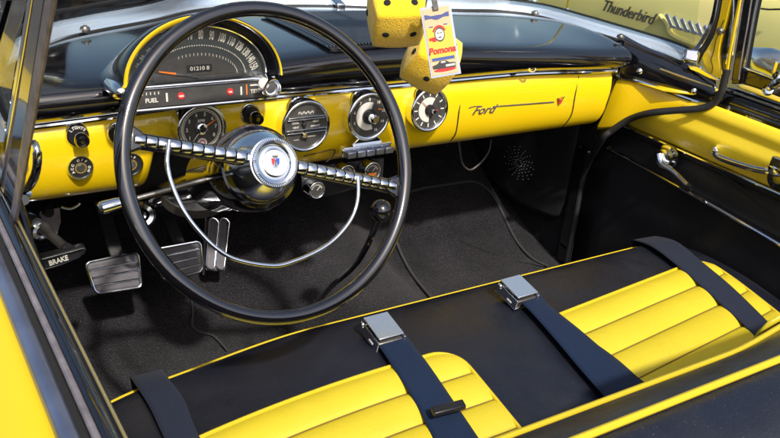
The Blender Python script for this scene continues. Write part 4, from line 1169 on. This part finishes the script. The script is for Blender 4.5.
# ------------------------------------------------------------------ exterior body around the cabin
def hoodz(x, y):
    return .945 - .05*smooth(.9, 2.4, y) - .02*abs(x/.6)**2
P = [[Vector((x, y, hoodz(x, y))) for x in (-.62,-.5,-.3,-.1,.1,.3,.5,.62)] for y in (.95,1.2,1.5,1.9,2.3)]
hd = MB().grid(P).build('bonnet', BG, car, subsurf=1, solid=.004)
P = []
for i, p in enumerate(moldc):
    nrm = Vector((p.x*.8, max(p.y-.2, 0), 0)); nrm = nrm.normalized() if nrm.length > 0 else Vector((1,0,0))
    a = p + nrm*.03 + Vector((0,0,.004))
    b = Vector((max(-.80, min(.80, p.x*1.18)), min(.94, p.y+.22) if abs(p.x) < .6 else p.y+.03, .935))
    P.append([a, a.lerp(b,.4)+Vector((0,0,-.012)), b])
MB().grid(P).build('cowl', BG, car, subsurf=1, solid=.004)
for s in (-1, 1):
    P = []
    for x, z in [(.62,.90),(.72,.915),(.82,.90),(.89,.85),(.92,.74),(.92,.60),(.90,.40),(.86,.30)]:
        P.append([Vector((x*s, y, z - .06*smooth(.8,2.3,y))) for y in (.22 if s < 0 else .14,.5,.8,1.2,1.6,2.0,2.3)])
    MB().grid(P).build('front_wing', YELX, car, subsurf=1, solid=.004)
P = []
for x, z in [(.735,.93),(.76,.935),(.82,.92),(.88,.86),(.92,.76),(.925,.62),(.92,.48),(.90,.36),(.86,.30)]:
    P.append([Vector((x, y, z)) for y in (.13,0,-.3,-.6,-1.0)])
MB().grid(P).build('outer_door_skin', YELX, dlow, subsurf=1, solid=.004)

# wipers
for s, a, b, c in ((-1,(86,15),(104,3),(150,-10)), (1,(533,2),(510,0),(470,-8))):
    p0, p1, p2 = [U(x, y, 'Z', .985) for x, y in (a, b, c)]
    wp = MB().lathe([(.0001,.02),(.008,.02),(.012,.012),(.014,0),(.014,-.05)], T(*p0), 20).build('wiper', CH, car)
    MB().tube([p0+Vector((0,0,.016)), p1+Vector((0,0,.018)), p2+Vector((0,0,.02))], [.010,.008,.005], 10, flat=.6, up=(0,0,1)).build('wiper_arm', CHB, wp)
    MB().tube([p0.lerp(p1,.5)+Vector((0,.04,.006)), p1+Vector((0,.04,.006)), p2+Vector((0,.04,.006))], .005, 8).build('wiper_blade', YELX, wp)
p = U(52, 14, 'Z', 1.0); MB().lathe([(.0001,.018),(.006,.016),(.009,.008),(.006,-.002),(.010,-.05)], T(*p), 18).build('washer_nozzle', CH, car)
p = U(567, 10, 'Z', .985); an = MB().lathe([(.0001,.006),(.005,.005),(.011,-.002),(.013,-.05)], T(*p), 18).build('aerial', CH, car)
MB().tube([p, p+Vector((.0,.02,.5))], .0028, 8).build('aerial_mast', YELX, an)
# exterior mirror outside the vent glass
mr_c = U(782, 74, 'X', .93)
em_ = MB().lathe([(.0001,.10),(.018,.09),(.038,.05),(.045,.0),(.040,-.03),(.0001,-.035)], frame(mr_c, (-.1,.9,.25)), 30, sx=.8).build('door_mirror', CHB, car)
MB().tube([mr_c, mr_c+Vector((-.05,.02,-.06))], .012, 12).build('mirror_stem', CH, em_)
# inside mirror (above the picture; the dice hang from it)
mm_c = Vector((-.02, .17, 1.345))
rm = MB().box((0,0,0), (.24,.02,.055), frame(mm_c, (-.2,-1,-.1))).build('rear_view_mirror', CH, car, bevel=.008)
MB().tube([mm_c+Vector((0,.01,.0)), mm_c+Vector((0,.12,.10))], .007, 10).build('mirror_bracket', CH, rm)

# ================================================================== dice and pass
def die(c, rot, size, lbl, pips):
    t = thing('fuzzy_die', lbl, 'plush die', c, 'pair of plush dice hanging from the mirror')
    Mr = rot.to_matrix().to_4x4() if hasattr(rot, 'to_matrix') else rot
    s = size/2; v = []; f = []; N_ = 10
    mb = MB()
    def sph(p):
        p = Vector(p); k = .72
        q = Vector([math.copysign(abs(a)**1, a) for a in p])
        cube = p; 
        l = max(abs(a) for a in p)
        ball = p.normalized()*1.22
        return (cube.lerp(ball, .40))*s
    for ax in range(3):
        for sg in (-1, 1):
            G = []
            for i in range(N_+1):
                row = []
                for j in range(N_+1):
                    a, b = -1+2*i/N_, -1+2*j/N_
                    # soften
                    p = [0,0,0]; p[ax] = sg; p[(ax+1) % 3] = a; p[(ax+2) % 3] = b
                    row.append(Mr @ sph(p))
                G.append(row)
            mb.grid(G)
    body = mb.build('plush_body', FELT, t, sharp=180)
    for ax, sg, lst in pips:
        for a, b in lst:
            p = [0,0,0]; p[ax] = sg; p[(ax+1) % 3] = a; p[(ax+2) % 3] = b
            q = Mr @ sph(p); e = 1e-2
            p1 = list(p); p1[(ax+1) % 3] += e; p2 = list(p); p2[(ax+2) % 3] += e
            nrm = ((Mr @ sph(p1))-q).cross((Mr @ sph(p2))-q).normalized()*sg
            MB().lathe([(.0001,.0014),(.0040,.0012),(.0052,.0004),(.0054,-.001)], frame(q, nrm, (0,.3,1)), 18).build('die_spot', FELTB, t)
    return t
from mathutils import Euler
d1 = U(398, 20, 'Y', .10); d2 = U(431, 60, 'Y', .125)
S1 = .074
two = [(-.5,-.5),(.5,.5)]; four = [(-.5,-.5),(-.5,.5),(.5,-.5),(.5,.5)]
d1 = U(396, 12, 'Y', .10)
die(d1, Euler((R(38), R(-4), R(-22))), .079, 'upper yellow plush die with black spots, behind the pass', [(1,-1,[(-.02,-.5),(-.02,.5)]),(2,1,[(-.5,-.4),(.5,-.4),(-.5,.5),(.5,.5)]),(0,-1,[(0,0)]),(0,1,[(-.5,-.5),(.5,.5)]),(2,-1,[(0,0)])])
die(d2, Euler((R(36), R(24), R(-26))), .075, 'lower yellow plush die with black spots, hanging below the other die', [(1,-1,[(0,0)]),(2,1,[(-.5,-.5),(.5,-.5),(-.5,.5),(.5,.5),(0,0)]),(0,-1,[(-.5,.5),(.5,-.5)]),(2,-1,[(0,0)])])
co = thing('hanging_cord', 'thin dark cord holding the plush dice', 'cord', tuple(mm_c))
def rel(o, pts): return [Vector(p)-Vector(o.location) for p in pts]
MB().tube(rel(co, [d1+Vector((0,0,.03)), mm_c+Vector((-.02,-.012,.03))]), .0012, 6).tube(rel(co, crom([d2+Vector((0,.0,.02)), d2+Vector((.0,.03,.08)), mm_c+Vector((.0,-.012,.03))],4)), .0012, 6).build('cord_strand', RUB, co)
# pass card
vd = ray(440, 42).normalized(); pc = U(440, 42, 'Y', .0)
TL, TR_, BR_, BL = [UP(x, y, pc, vd) for x, y in [(416.5,8),(447,4.5),(464.5,72),(434.5,79)]]
o = (TL+TR_+BR_+BL)/4
ps = thing('event_pass', 'laminated peach and yellow pass card clipped in front of the dice', 'pass', tuple(o), None)
dxv = ((TR_-TL)+(BR_-BL)).normalized(); uu = ((TL-BL)+(TR_-BR_)); n = dxv.cross(uu).normalized(); uu = n.cross(dxv)
Mq = Matrix(((dxv.x,uu.x,n.x,0),(dxv.y,uu.y,n.y,0),(dxv.z,uu.z,n.z,0),(0,0,0,1)))
Wc = ((TR_-TL).length+(BR_-BL).length)/2; Hc = ((TL-BL).length+(TR_-BR_).length)/2
MB().box((0,0,-.0012), (Wc,Hc,.0016), Mq).build('laminate', ALUS := mat('clear_laminate', (.42,.46,.58), .15, coat=.6), ps, bevel=.0006)
w, h = Wc/2-.0028, Hc/2-.003
MB().box((0,0,-.0002), (2*w,2*h,.0008), Mq).build('card_print', TAN, ps)
MB().box((0,-h*.08,.0004), (2*w*.94,h*1.0,.0003), Mq).build('print_yellow_field', PYEL, ps)
bn = MB()
for i in range(15):
    x = -w*.86+i*w*1.72/14; bn.box((x, h*.74+.0012*math.cos(i*.45), .0008), (w*.095,.0052+.0012*math.cos(i*.9),.0003), Mq)
for x, y in ((-w*.55,h*.46),(w*.55,h*.48)): MB().box((x, y, .0008), (w*.28,.0012,.0003), Mq).build('print_dash', PUR, ps)
MB().box((0,-h*.52,.0008), (w*1.7,h*.09,.0003), Mq).build('print_stripe', PUR, ps)
bn.build('print_banner', PUR, ps)
rg = MB().lathe([(.0092,.0009),(.0120,.0009)], Mq @ T(0,h*.22), 32, sx=.82, a0=R(20), a1=R(160)).box((-w*.55,h*.12,.0008),(w*.5,.004,.0003), Mq @ RZ(.1)).box((-w*.45,h*.04,.0008),(w*.3,.0025,.0003), Mq)
text_mb(rg, 'Pomona', .0125, Mq @ T(0,-h*.27,.0010), .0002, .2, .0005, .92)
rg.lathe([(.0001,.0007),(.012,.0007)], Mq @ T(0,-h*.86), 24, sx=1.35)if False else None
rg.build('print_lettering', RED, ps)
MB().lathe([(.0001,.0012),(.0080,.0012)], Mq @ T(0,h*.20), 32, sx=.78).build('print_portrait', WHP, ps)
MB().disc(.0088, .0009, Mq @ T(0,h*.20) @ Matrix.Diagonal((.82,1.12,1,1)), 32).box((-.002,h*.25,.0014),(.0024,.001,.0002),Mq).box((.0022,h*.25,.0014),(.0024,.001,.0002),Mq).box((0,h*.12,.0014),(.004,.0012,.0002),Mq).build('print_portrait_outline', GRYD, ps)
ca = MB().prism([(-w*.85,-h*.80),(-w*.9,-h*.70),(-w*.5,-h*.66),(-w*.3,-h*.58),(w*.15,-h*.58),(w*.4,-h*.66),(w*.85,-h*.68),(w*.85,-h*.82)], .0006, .0011, Mq)
ca.build('print_car', GRYD, ps)
MB().box((w*.45,-h*.745,.0013), (w*.7,.0032,.0003), Mq).box((-w*.05,-h*.625,.0013),(w*.36,.0024,.0003),Mq).build('print_car_trim', WHP, ps)
MB().lathe([(.0001,.0006),(w*.85,.0006)], Mq @ T(0,-h*.86) @ Matrix.Diagonal((1,.16,1,1)), 24).build('print_ground_stroke', RED, ps)
MB().box((0,h+.004,.001), (.008,.016,.003), Mq).tube([Mq @ Vector((0,h+.010,0)), Vector(mm_c)+Vector((.01,-.012,-.02))-o], .003, 8).build('clip_strap', STEEL, ps, bevel=.0008)

# ================================================================== neighbouring car
nb = thing('parked_car', 'pale yellow parked car beyond the windscreen with chrome fender louvres', 'car', (2.9, 2.0, 0))
NX = 2.5
def nrel(p): return Vector(p) - Vector((2.9, 2.0, 0))
P = []
ysN = [-1.0,-.95,-.6,-.2,.2,.6,1.0,1.4,1.8,2.2,2.6,3.0,3.4,3.7,3.9,3.95]
for xo, z in [(.10,.20),(.03,.28),(.0,.40),(-.01,.52),(.0,.64),(.02,.74),(.06,.82),(.14,.87),(.40,.90),(.8,.91),(1.2,.90),(1.46,.87),(1.54,.82),(1.58,.74),(1.60,.6),(1.60,.4),(1.5,.2)]:
    row = []
    for y in ysN:
        e = max(0, (y-3.3)/.65)**2*.25 + max(0, (-.55-y)/.45)**2*.15
        bul = .0
        row.append(nrel((NX + xo + e*(1 if xo < .8 else -1), y, z*(1-.05*max(0,(y-3)/1)))))
    P.append(row)
nbody = MB().grid(P).build('car_body', NBR, nb, subsurf=1, solid=.01)
# pressed cove around the louvres
cv = [U(x, y, 'X', NX-.014) for x, y in [(660,15),(667,24),(671,34),(684,41),(705,48),(730,54),(770,64)]]
MB().tube(crom([nrel(p) for p in cv], 6), .013, 12, flat=.7).build('body_crease', NBR, nb)
cv = [U(x, y, 'X', NX-.008) for x, y in [(756,8),(768,9.5),(790,9)]]
MB().tube([nrel(p) for p in cv], .004, 8).build('door_gap', GAP, nb)
for i in range(6):
    a = U(668+i*7.6, 14+i*2.3, 'X', NX-.02); b = U(674+i*7.4, 27+i*2.0, 'X', NX-.02)
    MB().sweep([nrel(a), nrel(b)], [(-.012,0),(.012,0),(.010,.016),(-.010,.016)], (-1,0,0)).build('fender_louvre', CHB, nb, bevel=.003)
    MB().tube([nrel(b)+Vector((0,.02,-.004)), nrel(b)+Vector((0,-.03,.003))], .008, 8).build('louvre_foot', CHB, nb) if i < 6 else None
tb = MB(); pa, pb_ = U(601,5,'X',NX-.022), U(654,20,'X',NX-.022)
dv = nrel(pb_)-nrel(pa); Mt = aframe((nrel(pa)+nrel(pb_))/2, dv, (-1,0,.0))
text_mb(tb, 'Thunderbird', .080, Mt, .004, .45, .0005, (dv.length)/(.42))
tb.build('script_emblem', STEEL, nb)
for yy in (0.1, 3.0):
    Mwh = frame(nrel((NX+.02, yy, .34)), (-1,0,0))
    MB().lathe([(.18,.02),(.22,.05),(.33,.04),(.34,.0),(.34,-.15),(.18,-.15)], Mwh, 40).build('tyre', TYRE, nb)
    MB().lathe([(.0001,.06),(.05,.06),(.08,.035),(.17,.04),(.19,.02)], Mwh, 32).build('wheel_cover', CH, nb)
MB().box(nrel((NX+.8,.9,1.12)), (1.15,1.0,.40), None, taper=.82).build('cabin', GLS, nb, bevel=.08)

# ================================================================== ground
g = MB(); g.grid([[Vector((x, y, 0)) for y in (-60,-10,0,10,120)] for x in (-80,-10,0,10,80)])
go = g.build('ground', ASPH, None, smooth=False); go['kind'] = 'structure'

# ================================================================== light, world, camera
EL = 48
SUN_DIR = Vector((-.14, -1, math.tan(R(EL)))).normalized()
sun = bpy.data.lights.new('sun', 'SUN'); sun.energy = 3.2; sun.angle = R(2); sun.color = (1, .95, .87)
so = bpy.data.objects.new('sun', sun); col.objects.link(so)
so.rotation_euler = SUN_DIR.to_track_quat('Z', 'Y').to_euler()
w = bpy.data.worlds.new('World'); scene.world = w; w.use_nodes = True
nt = w.node_tree; bg = nt.nodes['Background']
sky = nt.nodes.new('ShaderNodeTexSky'); sky.sky_type = 'NISHITA'; sky.sun_disc = False
sky.sun_elevation = R(EL); sky.sun_rotation = math.atan2(SUN_DIR.x, SUN_DIR.y)
sky.air_density = 1.0; sky.dust_density = 4.0; sky.ozone_density = 1.0
nt.links.new(sky.outputs[0], bg.inputs[0]); bg.inputs[1].default_value = .11

cd = bpy.data.cameras.new('camera'); cam = bpy.data.objects.new('camera', cd); col.objects.link(cam)
r3 = Matrix(((Xc.x, -Xc.y, -Xc.z), (Yc.x, -Yc.y, -Yc.z), (Zc.x, -Zc.y, -Zc.z)))
cam.matrix_world = Matrix.Translation(CAM) @ r3.to_4x4()
cd.sensor_width = 36; cd.lens = F/780*36; cd.clip_start = .02; cd.clip_end = 500
cd.dof.use_dof = True; cd.dof.focus_distance = 1.35; cd.dof.aperture_fstop = 20
scene.camera = cam
scene.render.engine = 'CYCLES'
vs = scene.view_settings
vs.view_transform = 'Standard'; vs.look = 'None'; vs.gamma = 1; vs.exposure = .62
scene.render.resolution_x = 1024; scene.render.resolution_y = 575
